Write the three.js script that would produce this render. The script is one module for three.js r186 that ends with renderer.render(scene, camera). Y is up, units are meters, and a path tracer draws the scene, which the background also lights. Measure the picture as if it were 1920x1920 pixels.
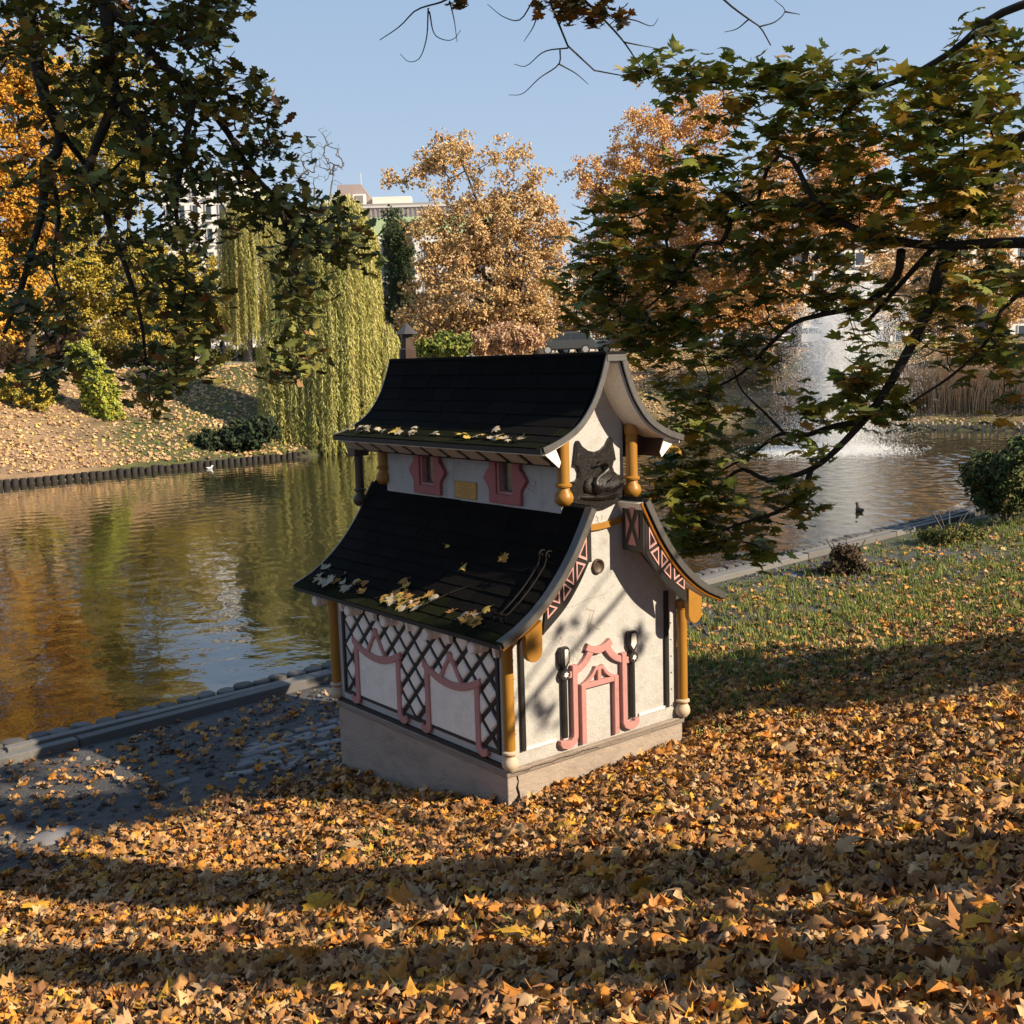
import * as THREE from 'three';
import { mergeGeometries, mergeVertices, toCreasedNormals } from 'three/addons/utils/BufferGeometryUtils.js';
import { RoundedBoxGeometry } from 'three/addons/geometries/RoundedBoxGeometry.js';
import { MarchingCubes } from 'three/addons/objects/MarchingCubes.js';
import { Brush, Evaluator, SUBTRACTION } from 'three-bvh-csg';

// ---------------------------------------------------------------- camera, sky, sun, exposure
const scene = new THREE.Scene();
const EYE = new THREE.Vector3(0, 4.156, 0), FOC = 2125.35, PITCH = -0.134, ROLL = 0.029;
const camera = new THREE.PerspectiveCamera(2 * Math.atan(960 / FOC) * 180 / Math.PI, 1, 0.1, 2500);
camera.position.copy(EYE);
camera.rotation.set(PITCH, 0, -ROLL);
scene.add(camera);
const SUN = new THREE.Vector3(0.766, 0.485, 0.4216).normalize();
{
  const w = 256, h = 128, d = new Float32Array(w * h * 4);
  const mix = (a, b, t) => a + (b - a) * t;
  for (let j = 0; j < h; j++) for (let i = 0; i < w; i++) {
    const el = ((j + 0.5) / h - 0.5) * Math.PI, e = Math.max(0, Math.sin(el));
    const t = 1 - Math.pow(1 - e, 4.2);
    let c = [mix(0.60, 0.25, t), mix(0.71, 0.385, t), mix(0.82, 0.60, t)];
    if (el < 0) c = [0.20, 0.19, 0.16];
    const k = (j * w + i) * 4;
    d[k] = c[0]; d[k + 1] = c[1]; d[k + 2] = c[2]; d[k + 3] = 1;
  }
  const t = new THREE.DataTexture(d, w, h, THREE.RGBAFormat, THREE.FloatType);
  t.mapping = THREE.EquirectangularReflectionMapping; t.magFilter = THREE.LinearFilter; t.needsUpdate = true;
  scene.background = t; scene.environment = t;
  scene.backgroundIntensity = 0.66; scene.environmentIntensity = 0.66;
}
const sun = new THREE.DirectionalLight(new THREE.Color().setRGB(1.0, 0.85, 0.63), 5.0);
sun.name = 'sun'; sun.position.copy(SUN).multiplyScalar(90).add(new THREE.Vector3(0, 0, -25)); sun.target.position.set(0, 0, -25);
sun.castShadow = true; sun.shadow.mapSize.set(4096, 4096); sun.shadow.radius = 1;
Object.assign(sun.shadow.camera, { left: -70, right: 70, top: 70, bottom: -70, near: 1, far: 260 });
scene.add(sun, sun.target);
const renderer = new THREE.WebGLRenderer({ antialias: true });
renderer.toneMapping = THREE.LinearToneMapping; renderer.toneMappingExposure = 1.7;
renderer.shadowMap.enabled = true;

// ---------------------------------------------------------------- helpers
const V = (x, y, z) => new THREE.Vector3(x, y, z);
function RNG(s) { return () => { s = (s + 0x6d2b79f5) | 0; let t = Math.imul(s ^ (s >>> 15), 1 | s); t = (t + Math.imul(t ^ (t >>> 7), 61 | t)) ^ t; return ((t ^ (t >>> 14)) >>> 0) / 4294967296; }; }
const gauss = (r) => (r() + r() + r() + r() - 2) * 0.87;
const clamp = (x, a, b) => Math.min(b, Math.max(a, x)), lerp = (a, b, t) => a + (b - a) * t;
const smooth = (a, b, x) => { const t = clamp((x - a) / (b - a), 0, 1); return t * t * (3 - 2 * t); };
function hash2(i, j, s = 0) { let n = Math.imul(i, 374761393) + Math.imul(j, 668265263) + Math.imul(s, 1442695041); n = Math.imul(n ^ (n >>> 13), 1274126177); return ((n ^ (n >>> 16)) >>> 0) / 4294967296; }
function vnoise(x, y, s = 0, per = 0) {
  const i = Math.floor(x), j = Math.floor(y), f = x - i, g = y - j, u = f * f * (3 - 2 * f), v = g * g * (3 - 2 * g);
  const w = (a) => per ? ((a % per) + per) % per : a;
  return lerp(lerp(hash2(w(i), w(j), s), hash2(w(i + 1), w(j), s), u), lerp(hash2(w(i), w(j + 1), s), hash2(w(i + 1), w(j + 1), s), u), v);
}
const fbm = (x, y, o = 4, s = 0, per = 0) => { let a = 0, k = 0.5, n = 0; for (let i = 0; i < o; i++) { a += k * vnoise(x, y, s + i, per); n += k; x *= 2; y *= 2; if (per) per *= 2; k *= 0.5; } return a / n; };
function interp(x, xs, ys) { if (x <= xs[0]) return ys[0]; for (let i = 1; i < xs.length; i++) if (x <= xs[i]) return lerp(ys[i - 1], ys[i], (x - xs[i - 1]) / (xs[i] - xs[i - 1])); return ys[ys.length - 1]; }

// a direction for a point of the survey picture (1920 units wide), and the point at a given distance ahead
function ray(px, py) {
  const u0 = px - 960, w0 = 960 - py, c = Math.cos(ROLL), s = Math.sin(ROLL), u = c * u0 + s * w0, w = -s * u0 + c * w0;
  const cp = Math.cos(PITCH), sp = Math.sin(PITCH), y = w / FOC;
  return V(u / FOC, cp * y + sp, sp * y - cp);
}
const at = (px, py, depth) => { const r = ray(px, py); return r.multiplyScalar(depth / -r.z).add(EYE); };

const used = new Map();
function numbered(n) { const k = used.get(n) || 0; used.set(n, k + 1); return k ? n + '_' + String(k).padStart(3, '0') : n; }
function shadow(o) { o.castShadow = true; o.receiveShadow = true; return o; }
function part(name, geo, mat, parent) { const m = shadow(new THREE.Mesh(geo, mat)); m.name = name; if (parent) parent.add(m); return m; }
function tag(o, label, category, group, kind) { o.userData.label = label; o.userData.category = category; if (group) o.userData.group = group; if (kind) o.userData.kind = kind; return o; }
function thing(name, label, category, pos, turn = 0, group) { const g = new THREE.Group(); g.name = numbered(name); g.position.copy(pos || V(0, 0, 0)); g.rotation.y = turn; tag(g, label, category, group); scene.add(g); return g; }
function solo(name, geo, mat, label, category, group) { const m = part(numbered(name), geo, mat, scene); tag(m, label, category, group); return m; }
function struct(name, geo, mat) { const m = part(numbered(name), geo, mat, scene); m.userData.kind = 'structure'; return m; }
const lin = (r, g, b) => new THREE.Color().setRGB(r, g, b);
function dataTex(n, f, srgb, rep) {
  const d = new Uint8Array(n * n * 4);
  for (let j = 0; j < n; j++) for (let i = 0; i < n; i++) { const c = f(i / n, j / n), k = (j * n + i) * 4; d[k] = clamp(c[0], 0, 1) * 255; d[k + 1] = clamp(c[1], 0, 1) * 255; d[k + 2] = clamp(c[2], 0, 1) * 255; d[k + 3] = 255; }
  const t = new THREE.DataTexture(d, n, n); t.wrapS = t.wrapT = THREE.RepeatWrapping; t.magFilter = THREE.LinearFilter; t.minFilter = THREE.LinearMipmapLinearFilter; t.generateMipmaps = true;
  if (srgb) t.colorSpace = THREE.SRGBColorSpace; if (rep) t.repeat.set(rep, rep); t.needsUpdate = true; return t;
}
// grey multiplier maps: fine grain over coarse patches
const grain = (n, p1, p2, lo, hi, s, rep) => dataTex(n, (u, v) => { const a = lerp(lo, hi, 0.55 * fbm(u * p1, v * p1, 4, s, p1) + 0.45 * fbm(u * p2, v * p2, 3, s + 9, p2)); return [a, a, a]; }, false, rep);
function mat(c, o = {}) { return new THREE.MeshStandardMaterial({ color: c, roughness: 0.85, metalness: 0, ...o }); }

// a ribbon swept between curve points, thick downward, from z0 to z1
function shapeOf(pts) { const s = new THREE.Shape(); pts.forEach((p, i) => i ? s.lineTo(p[0], p[1]) : s.moveTo(p[0], p[1])); s.closePath(); return s; }
function extr(shape, depth, z0 = 0, bevel = 0) {
  const g = new THREE.ExtrudeGeometry(shape, { depth: depth - 2 * bevel, bevelEnabled: bevel > 0, bevelThickness: bevel, bevelSize: bevel, bevelOffset: -bevel, bevelSegments: 1, curveSegments: 10 });
  g.translate(0, 0, z0 + bevel); return g;
}
function box(w, h, d, x, y, z, r = 0) { const g = r ? new RoundedBoxGeometry(w, h, d, 2, r) : new THREE.BoxGeometry(w, h, d); g.translate(x, y, z); return g; }
function tube(pts, radii, seg = 6, closed = true) {
  const n = pts.length, pos = [], idx = [], uv = []; let up = V(0.13, 0.2, 0.97), len = 0;
  for (let i = 0; i < n; i++) {
    const a = pts[Math.max(0, i - 1)], b = pts[Math.min(n - 1, i + 1)], t = b.clone().sub(a).normalize();
    if (Math.abs(t.dot(up)) > 0.95) up = V(1, 0.1, 0.05).normalize();
    const e1 = up.clone().addScaledVector(t, -up.dot(t)).normalize(), e2 = t.clone().cross(e1); up = e1;
    if (i) len += pts[i].distanceTo(pts[i - 1]);
    const r = Array.isArray(radii) ? radii[i] : radii;
    for (let k = 0; k <= seg; k++) { const q = k / seg * Math.PI * 2, c = Math.cos(q) * r, s = Math.sin(q) * r; pos.push(pts[i].x + e1.x * c + e2.x * s, pts[i].y + e1.y * c + e2.y * s, pts[i].z + e1.z * c + e2.z * s); uv.push(k / seg * 6.28 * r, len); }
  }
  for (let i = 0; i < n - 1; i++) for (let k = 0; k < seg; k++) { const a = i * (seg + 1) + k, b = a + seg + 1; idx.push(a, a + 1, b, a + 1, b + 1, b); }
  if (closed) for (const [i, f] of [[0, 1], [n - 1, 0]]) { const b0 = i * (seg + 1); for (let k = 1; k < seg - 1; k++) f ? idx.push(b0, b0 + k + 1, b0 + k) : idx.push(b0, b0 + k, b0 + k + 1); }
  const g = new THREE.BufferGeometry(); g.setAttribute('position', new THREE.Float32BufferAttribute(pos, 3)); g.setAttribute('uv', new THREE.Float32BufferAttribute(uv, 2)); g.setIndex(idx); g.computeVertexNormals(); return g;
}
const merge = (a) => mergeGeometries(a.map((g) => { const h = g.index ? g.toNonIndexed() : g; for (const k of Object.keys(h.attributes)) if (!['position', 'normal', 'uv'].includes(k)) h.deleteAttribute(k); return h; }), false);
// smooth body from tapered capsules: [ax,ay,az,ra, bx,by,bz,rb]
function body(caps, res, half, cx, cy, cz, k = 0.05, squash) {
  const mc = new MarchingCubes(res, new THREE.MeshBasicMaterial(), false, false, 120000); mc.isolation = 0;
  const f = mc.field;
  for (let z = 0; z < res; z++) for (let y = 0; y < res; y++) for (let x = 0; x < res; x++) {
    const P = [(x / res * 2 - 1) * half + cx, (y / res * 2 - 1) * half + cy, (z / res * 2 - 1) * half + cz];
    let d = 1e3;
    for (const c of caps) {
      const ba = [c[4] - c[0], c[5] - c[1], c[6] - c[2]], pa = [P[0] - c[0], P[1] - c[1], P[2] - c[2]];
      const L = ba[0] ** 2 + ba[1] ** 2 + ba[2] ** 2 + 1e-9, t = clamp((pa[0] * ba[0] + pa[1] * ba[1] + pa[2] * ba[2]) / L, 0, 1);
      const q = Math.hypot(pa[0] - ba[0] * t, pa[1] - ba[1] * t, pa[2] - ba[2] * t) - lerp(c[3], c[7], t);
      const h = clamp(0.5 + 0.5 * (d - q) / k, 0, 1); d = lerp(d, q, h) - k * h * (1 - h);
    }
    f[x + y * res + z * res * res] = -d;
  }
  mc.update();
  const n = mc.count, g = new THREE.BufferGeometry(), p = mc.positionArray.slice(0, n * 3), q = mc.normalArray.slice(0, n * 3);
  for (let i = 0; i < n; i++) { p[i * 3] = p[i * 3] * half + cx; p[i * 3 + 1] = p[i * 3 + 1] * half + cy; p[i * 3 + 2] = p[i * 3 + 2] * half + cz; }
  g.setAttribute('position', new THREE.BufferAttribute(p, 3)); g.setAttribute('normal', new THREE.BufferAttribute(q, 3));
  g.setAttribute('uv', new THREE.BufferAttribute(new Float32Array(n * 2), 2));
  return g;
}
// ---------------------------------------------------------------- land and water
const SHORE = V(-2.438, 0, -14.27), TX = 0.7276, TZ = -0.686, NX = 0.686, NZ = 0.7276;
const NEAR = [[-67.9, 47.5], [10.66, -26.62], [13.5, -30.2], [17, -36], [21, -43], [25, -49.5]];
const FAR = [[25, -49.5], [25.5, -54.5], [20.8, -57.6], [17, -62], [14.5, -67.8], [8, -66.5], [3, -61], [-1.4, -56.5], [-9.9, -51.5], [-19, -42.1], [-88, 29]];
const POND = [...NEAR, ...FAR.slice(1)];
function dseg(x, z, a, b) { const dx = b[0] - a[0], dz = b[1] - a[1], t = clamp(((x - a[0]) * dx + (z - a[1]) * dz) / (dx * dx + dz * dz), 0, 1); return Math.hypot(x - a[0] - dx * t, z - a[1] - dz * t); }
function dline(x, z, L) { let d = 1e9; for (let i = 1; i < L.length; i++) d = Math.min(d, dseg(x, z, L[i - 1], L[i])); return d; }
function inPond(x, z) { let r = false; for (let i = 0, j = POND.length - 1; i < POND.length; j = i++) { const [a, b] = POND[i], [c, d] = POND[j]; if ((b > z) !== (d > z) && x < (c - a) * (z - b) / (d - b) + a) r = !r; } return r; }
function land(x, z) {
  const dn = dline(x, z, NEAR), df = dline(x, z, FAR), wet = inPond(x, z), d = Math.min(dn, df);
  if (wet) return { y: -0.25 - 0.5 * smooth(0, 6, d), wet, dn, df, d, w: 0 };
  const w = dn / (dn + df + 1e-6);   // 0 near bank, 1 far bank
  const yn = interp(dn, [0, 0.12, 1, 3.2, 4.5, 5.8, 9, 12, 16, 20, 26, 60, 300], [0.02, 0.15, 0.2, 0.27, 0.43, 0.67, 1.48, 2.3, 3.3, 4.1, 4.6, 5, 6]);
  const yf = interp(df, [0, 0.3, 1.5, 13, 17, 40, 300], [0.05, 0.3, 0.5, 4.1, 4.3, 4.6, 7]);
  const k = smooth(0.42, 0.58, w);
  let y = lerp(yn, yf, k);
  y += (fbm(x * 0.9 + 7, z * 0.9, 3, 3) - 0.5) * 0.10 * smooth(0.3, 2.5, d) + (fbm(x * 0.22, z * 0.22, 2, 8) - 0.5) * 0.35 * smooth(4, 14, d) * (k > 0.5 ? 1 : 0.35);
  return { y, wet, dn, df, d, w: k };
}
const groundY = (x, z) => land(x, z).y;
function hit(px, py) { const r = ray(px, py); for (let t = 1.5; t < 120; t += 0.03) { const x = EYE.x + r.x * t, y = EYE.y + r.y * t, z = EYE.z + r.z * t; if (y < groundY(x, z)) return V(x, groundY(x, z), z); } return null; }
function axis(lo, a, b, hi, step, grow) { const o = [a]; for (let v = a, s = step; v > lo;) { s *= grow; v -= s; o.unshift(v); } for (let v = a; v < b;) { v += step; o.push(v); } for (let v = o[o.length - 1], s = step; v < hi;) { s *= grow; v += s; o.push(v); } return o; }
const GX = axis(-600, -9, 13, 600, 0.24, 1.07), GZ = axis(-900, -28, 1.5, 300, 0.24, 1.035);
{
  const pos = [], uv = [], col = [], idx = [], nx = GX.length, nz = GZ.length, c = new THREE.Color();
  for (let j = 0; j < nz; j++) for (let i = 0; i < nx; i++) {
    const x = GX[i], z = GZ[j], L = land(x, z);
    pos.push(x, L.y, z); uv.push(x, z);
    const n1 = fbm(x * 0.7, z * 0.7, 4, 21), n2 = fbm(x * 0.16 + 3, z * 0.16, 3, 33), n3 = fbm(x * 3.1, z * 3.1, 2, 40);
    let soil = [0.085, 0.06, 0.038], mud = [0.085, 0.080, 0.080], grass = [0.085, 0.09, 0.024], leaf = [0.34, 0.215, 0.115], out;
    const mx = (a, b, t) => a.map((v, q) => lerp(v, b[q], t));
    if (L.w < 0.5) {
      out = mx(soil, mud, smooth(4.2, 2.6, L.dn + (n1 - 0.5) * 2));
      const g = smooth(1.5, 4, x) * smooth(0.48, 0.66, n1 * 0.6 + n2 * 0.4 + 0.07 * smooth(6, 3, L.dn));
      out = mx(out, grass, 0.7 * g);
      out = mx(out, leaf, 0.45 * smooth(0.45, 0.7, n3) * smooth(2, 5, L.dn));
    } else {
      const gl = smooth(0.40, 0.58, n2 * 0.55 + n1 * 0.25 + 0.26 * smooth(-19, -15, x) * smooth(2, -6, x) + 0.1 * smooth(3, 9, L.df) - 0.12 * smooth(-14, -20, x));
      out = mx(leaf, grass, gl); out = mx(out, soil, 0.6 * smooth(0.4, 0.75, n3 * 0.6 + n1 * 0.4));
    }
    if (L.wet) out = [0.03, 0.027, 0.018];
    col.push(...out);
  }
  for (let j = 0; j < nz - 1; j++) for (let i = 0; i < nx - 1; i++) { const a = j * nx + i; idx.push(a, a + nx, a + 1, a + 1, a + nx, a + nx + 1); }
  const g = new THREE.BufferGeometry(); g.setAttribute('position', new THREE.Float32BufferAttribute(pos, 3)); g.setAttribute('uv', new THREE.Float32BufferAttribute(uv, 2)); g.setAttribute('color', new THREE.Float32BufferAttribute(col, 3)); g.setIndex(idx); g.computeVertexNormals();
  const m = mat(0xffffff, { vertexColors: true, roughness: 0.95, map: grain(512, 32, 8, 0.35, 1.45, 5, 0.55), bumpMap: grain(512, 64, 16, 0, 1, 15, 0.8), bumpScale: 0.03 });
  struct('ground', g, m);
}
{ // pond surface, rippled
  const pos = [], idx = [], ns = 250, nt = 700, S0 = -34, S1 = 0.1, T0 = -22, T1 = 78; const r = RNG(4), W = [];
  for (let i = 0; i < 26; i++) { const a = r() * 6.28, l = 0.34 * Math.pow(6, r() * r()) * 1.0; W.push([Math.cos(a) * 6.283 / l, Math.sin(a) * 6.283 / l, r() * 6.28, 0.0010 * Math.pow(l, 0.9)]); }
  for (let j = 0; j <= nt; j++) for (let i = 0; i <= ns; i++) {
    const s = lerp(S0, S1, i / ns), t = lerp(T0, T1, j / nt), x = SHORE.x + TX * t + NX * s, z = SHORE.z + TZ * t + NZ * s;
    const amp = 0.35 + 1.25 * fbm(x * 0.09 + 5, z * 0.13, 3, 60) + 2.4 * smooth(26, 4, Math.hypot(x - 13, z + 46)); let y = 0;
    for (const w of W) y += w[3] * Math.sin(w[0] * x + w[1] * z + w[2] + 1.5 * vnoise(x * 0.5, z * 0.5, 71));
    pos.push(x, y * amp, z);
  }
  for (let j = 0; j < nt; j++) for (let i = 0; i < ns; i++) { const a = j * (ns + 1) + i; idx.push(a, a + 1, a + ns + 1, a + 1, a + ns + 2, a + ns + 1); }
  const g = new THREE.BufferGeometry(); g.setAttribute('position', new THREE.Float32BufferAttribute(pos, 3)); g.setIndex(idx); g.computeVertexNormals();
  if (g.attributes.normal.getY(1000) < 0) { g.index.array.reverse(); g.computeVertexNormals(); }
  { const u = []; for (let i = 0; i < pos.length; i += 3) u.push(pos[i] * 0.8 + pos[i + 2] * 0.31, pos[i + 2] * 0.8 - pos[i] * 0.31); g.setAttribute('uv', new THREE.Float32BufferAttribute(u, 2)); }
  const ripple = dataTex(1024, (u, v) => { const w = fbm(u * 11, v * 11, 2, 401, 11) * 0.55 + fbm(u * 26, v * 26, 3, 405, 26) * 0.45; return [w, w, w]; }, false, 1 / 3.4);
  struct('pond_water', g, new THREE.MeshPhysicalMaterial({ color: lin(0.03, 0.026, 0.012), roughness: 0.03, ior: 1.9, specularIntensity: 1, bumpMap: ripple, bumpScale: 0.006 }));
}
// footpath along the far bank top
{
  const pos = [], idx = [], uv = []; const L = []; for (let i = 0; i <= 120; i++) { const t = -70 + i * 1.0; L.push(t); }
  L.forEach((t, i) => { for (const [k, o] of [[0, 15.2], [1, 17.0], [2, 18.8]]) { const s = -32 - o, x = SHORE.x + TX * t + NX * s, z = SHORE.z + TZ * t + NZ * s; pos.push(x, groundY(x, z) + 0.06, z); uv.push(x, z); if (i && k) { const a = (i - 1) * 3 + k - 1; idx.push(a, a + 1, a + 3, a + 1, a + 4, a + 3); } } });
  const g = new THREE.BufferGeometry(); g.setAttribute('position', new THREE.Float32BufferAttribute(pos, 3)); g.setAttribute('uv', new THREE.Float32BufferAttribute(uv, 2)); g.setIndex(idx); g.computeVertexNormals();
  struct('footpath', g, mat(lin(0.34, 0.32, 0.31), { map: grain(256, 24, 6, 0.6, 1.3, 77, 0.7), side: THREE.DoubleSide }));
}
// ---------------------------------------------------------------- foliage kit
function fan(outline, cy, curl, fold, rough = 0, seed = 1) {
  const full = [...outline, ...outline.slice(1, -1).reverse().map(([x, y]) => [-x, y])], pos = [], uv = [], idx = [];
  const zf = (x, y) => curl * ((y - 0.4) ** 2 - 0.1) + fold * Math.abs(x) + curl * 0.8 * x * x + rough * (fbm(x * 4 + 9, y * 4 + 9, 2, seed) - 0.5);
  const put = (x, y) => { pos.push(x, y, zf(x, y)); uv.push(x * 0.5 + 0.5, y); };
  put(0, cy); const N = full.length;
  if (rough) { full.forEach(([x, y]) => put(x * 0.5, lerp(cy, y, 0.5))); full.forEach(([x, y]) => put(x, y)); for (let i = 0; i < N; i++) { const a = 1 + i, b = 1 + (i + 1) % N; idx.push(0, a, b, a, a + N, b + N, a, b + N, b); } }
  else { full.forEach(([x, y]) => put(x, y)); for (let i = 0; i < N; i++) idx.push(0, 1 + i, 1 + (i + 1) % N); }
  const g = new THREE.BufferGeometry(); g.setAttribute('position', new THREE.Float32BufferAttribute(pos, 3)); g.setAttribute('uv', new THREE.Float32BufferAttribute(uv, 2)); g.setIndex(idx); g.computeVertexNormals(); return g;
}
const MAPLE = [[0, 0], [0.2, -0.09], [0.40, -0.06], [0.30, 0.12], [0.58, 0.27], [0.47, 0.33], [0.50, 0.45], [0.27, 0.40], [0.33, 0.66], [0.21, 0.62], [0.13, 0.72], [0, 1.0]];
const OAK = [[0, 0], [0.10, 0.12], [0.07, 0.2], [0.25, 0.32], [0.15, 0.42], [0.34, 0.58], [0.20, 0.68], [0.29, 0.83], [0.13, 0.90], [0, 1]];
const mapleGeos = [fan(MAPLE, 0.3, 0.25, 0.1), fan(MAPLE, 0.3, -0.5, -0.15), fan(MAPLE, 0.3, 0.8, -0.1), fan(MAPLE, 0.3, -0.9, 0.35)];
const MAPLE2 = [[0, 0], [0.22, -0.06], [0.36, 0.0], [0.28, 0.14], [0.50, 0.30], [0.30, 0.40], [0.28, 0.62], [0.13, 0.66], [0, 0.92]];
const litterGeos = [fan(MAPLE2, 0.3, 0.7, 0.2, 0.7, 3), fan(MAPLE2, 0.3, -1.1, -0.2, 0.8, 8), fan(MAPLE2, 0.3, 1.5, -0.25, 0.7, 13), fan(MAPLE2, 0.35, -1.7, 0.5, 0.9, 21), fan(MAPLE, 0.3, 0.5, 0.3, 0.6, 34)];
const oakGeo = fan(OAK, 0.5, 0.3, -0.15);
function stemmed(g) { const s = box(0.018, 0.5, 0.018, 0, -0.22, 0.02); return mergeVertices(merge([g, s])); }
function clumpGeo(n, w, l, seed, spread) {
  const r = RNG(seed), pos = [], idx = [], uv = [], m = new THREE.Matrix4(), q = new THREE.Quaternion(), v = V(0, 0, 0);
  for (let i = 0; i < n; i++) {
    q.setFromEuler(new THREE.Euler((r() - 0.5) * 2.6, r() * 6.28, (r() - 0.5) * 2.6));
    m.compose(V(gauss(r) * spread, gauss(r) * spread * 0.8, gauss(r) * spread), q, V(1, 1, 1));
    const b = pos.length / 3;
    for (const [x, y, z] of [[0, -l / 2, 0], [w / 2, 0, 0.05], [0, l / 2, 0], [-w / 2, 0, 0.05]]) { v.set(x, y, z).applyMatrix4(m); pos.push(v.x, v.y, v.z); uv.push(x + 0.5, y + 0.5); }
    idx.push(b, b + 1, b + 2, b, b + 2, b + 3);
  }
  const g = new THREE.BufferGeometry(); g.setAttribute('position', new THREE.Float32BufferAttribute(pos, 3)); g.setAttribute('uv', new THREE.Float32BufferAttribute(uv, 2)); g.setIndex(idx); g.computeVertexNormals(); return g;
}
const clumpA = clumpGeo(8, 0.42, 0.62, 11, 0.42), clumpB = clumpGeo(7, 0.3, 0.7, 12, 0.5);
function strandGeo(seed) { const r = RNG(seed), pos = [], idx = [], uv = []; for (let i = 0; i < 24; i++) { const y = -i / 24 - r() * 0.04, a = r() * 6.28, l = 0.09 + r() * 0.08, w = 0.013, dx = Math.cos(a), dz = Math.sin(a), b = pos.length / 3, k = 0.5; pos.push(0, y, 0, dx * l * k + dz * w, y - l * 0.5, dz * l * k - dx * w, dx * l * 0.8, y - l * 1.1, dz * l * 0.8, dx * l * k - dz * w, y - l * 0.5, dz * l * k + dx * w); for (let q = 0; q < 4; q++) uv.push(0.5, 0.5); idx.push(b, b + 1, b + 2, b, b + 2, b + 3); } const b = pos.length / 3; pos.push(-0.006, 0, 0, 0.006, 0, 0, 0.006, -1.05, 0, -0.006, -1.05, 0); for (let q = 0; q < 4; q++) uv.push(0.5, 0.5); idx.push(b, b + 1, b + 2, b, b + 2, b + 3); const g = new THREE.BufferGeometry(); g.setAttribute('position', new THREE.Float32BufferAttribute(pos, 3)); g.setAttribute('uv', new THREE.Float32BufferAttribute(uv, 2)); g.setIndex(idx); g.computeVertexNormals(); return g; }

const leafTex = dataTex(128, (u, v) => { const a = 0.75 + 0.5 * fbm(u * 8, v * 8, 3, 50, 8) - 0.18 * (fbm(u * 30, v * 30, 2, 52, 30) > 0.66); return [a, a * 0.98, a * 0.95]; });
const leafThin = mat(0xffffff, { roughness: 0.7, side: THREE.DoubleSide, map: leafTex });
const leafLit = new THREE.MeshPhysicalMaterial({ color: 0xffffff, roughness: 0.7, transmission: 0.4, thickness: 0, side: THREE.DoubleSide, map: leafTex, specularIntensity: 0.4 });
const leafDry = mat(0xffffff, { roughness: 0.8, side: THREE.DoubleSide, map: leafTex });
const leafFar = mat(0xffffff, { roughness: 0.95, side: THREE.DoubleSide });
const barkDark = mat(lin(0.045, 0.036, 0.028), { roughness: 0.95, map: grain(256, 24, 6, 0.4, 1.5, 91, 2), bumpMap: grain(256, 32, 8, 0, 1, 93, 3), bumpScale: 0.02 });
const barkGrey = mat(lin(0.15, 0.13, 0.11), { roughness: 0.95, map: grain(256, 24, 6, 0.4, 1.5, 95, 2), bumpMap: barkDark.bumpMap, bumpScale: 0.02 });

// instances: list of {p, q, s, c}
function scatter(name, geo, material, list, parent, stuff = true) {
  const im = new THREE.InstancedMesh(geo, material, list.length), m = new THREE.Matrix4(), s = V(1, 1, 1);
  list.forEach((e, i) => { typeof e.s === 'number' ? s.setScalar(e.s) : s.copy(e.s); m.compose(e.p, e.q, s); im.setMatrixAt(i, m); im.setColorAt(i, e.c); });
  im.name = name; shadow(im); if (stuff) im.userData.kind = 'stuff'; parent.add(im); return im;
}
const _e = new THREE.Euler();
function leafQ(r, tilt) { const q = new THREE.Quaternion().setFromEuler(_e.set(-Math.PI / 2 + gauss(r) * tilt, 0, 0)); const yaw = new THREE.Quaternion().setFromEuler(_e.set(0, r() * 6.283, 0)); const t2 = new THREE.Quaternion().setFromEuler(_e.set(gauss(r) * tilt, 0, gauss(r) * tilt)); return t2.multiply(yaw).multiply(q); }
const freeQ = (r) => new THREE.Quaternion().setFromEuler(_e.set(r() * 6.28, r() * 6.28, r() * 6.28));
function pick(r, pal, jit = 0.25) { let t = r() * pal.reduce((a, p) => a + p[3], 0), k = 0; while (k < pal.length - 1 && (t -= pal[k][3]) > 0) k++; const p = pal[k], j = 1 + (r() - 0.5) * 2 * jit; return lin(p[0] * j, p[1] * j * (1 + (r() - 0.5) * 0.14), p[2] * j); }

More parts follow.
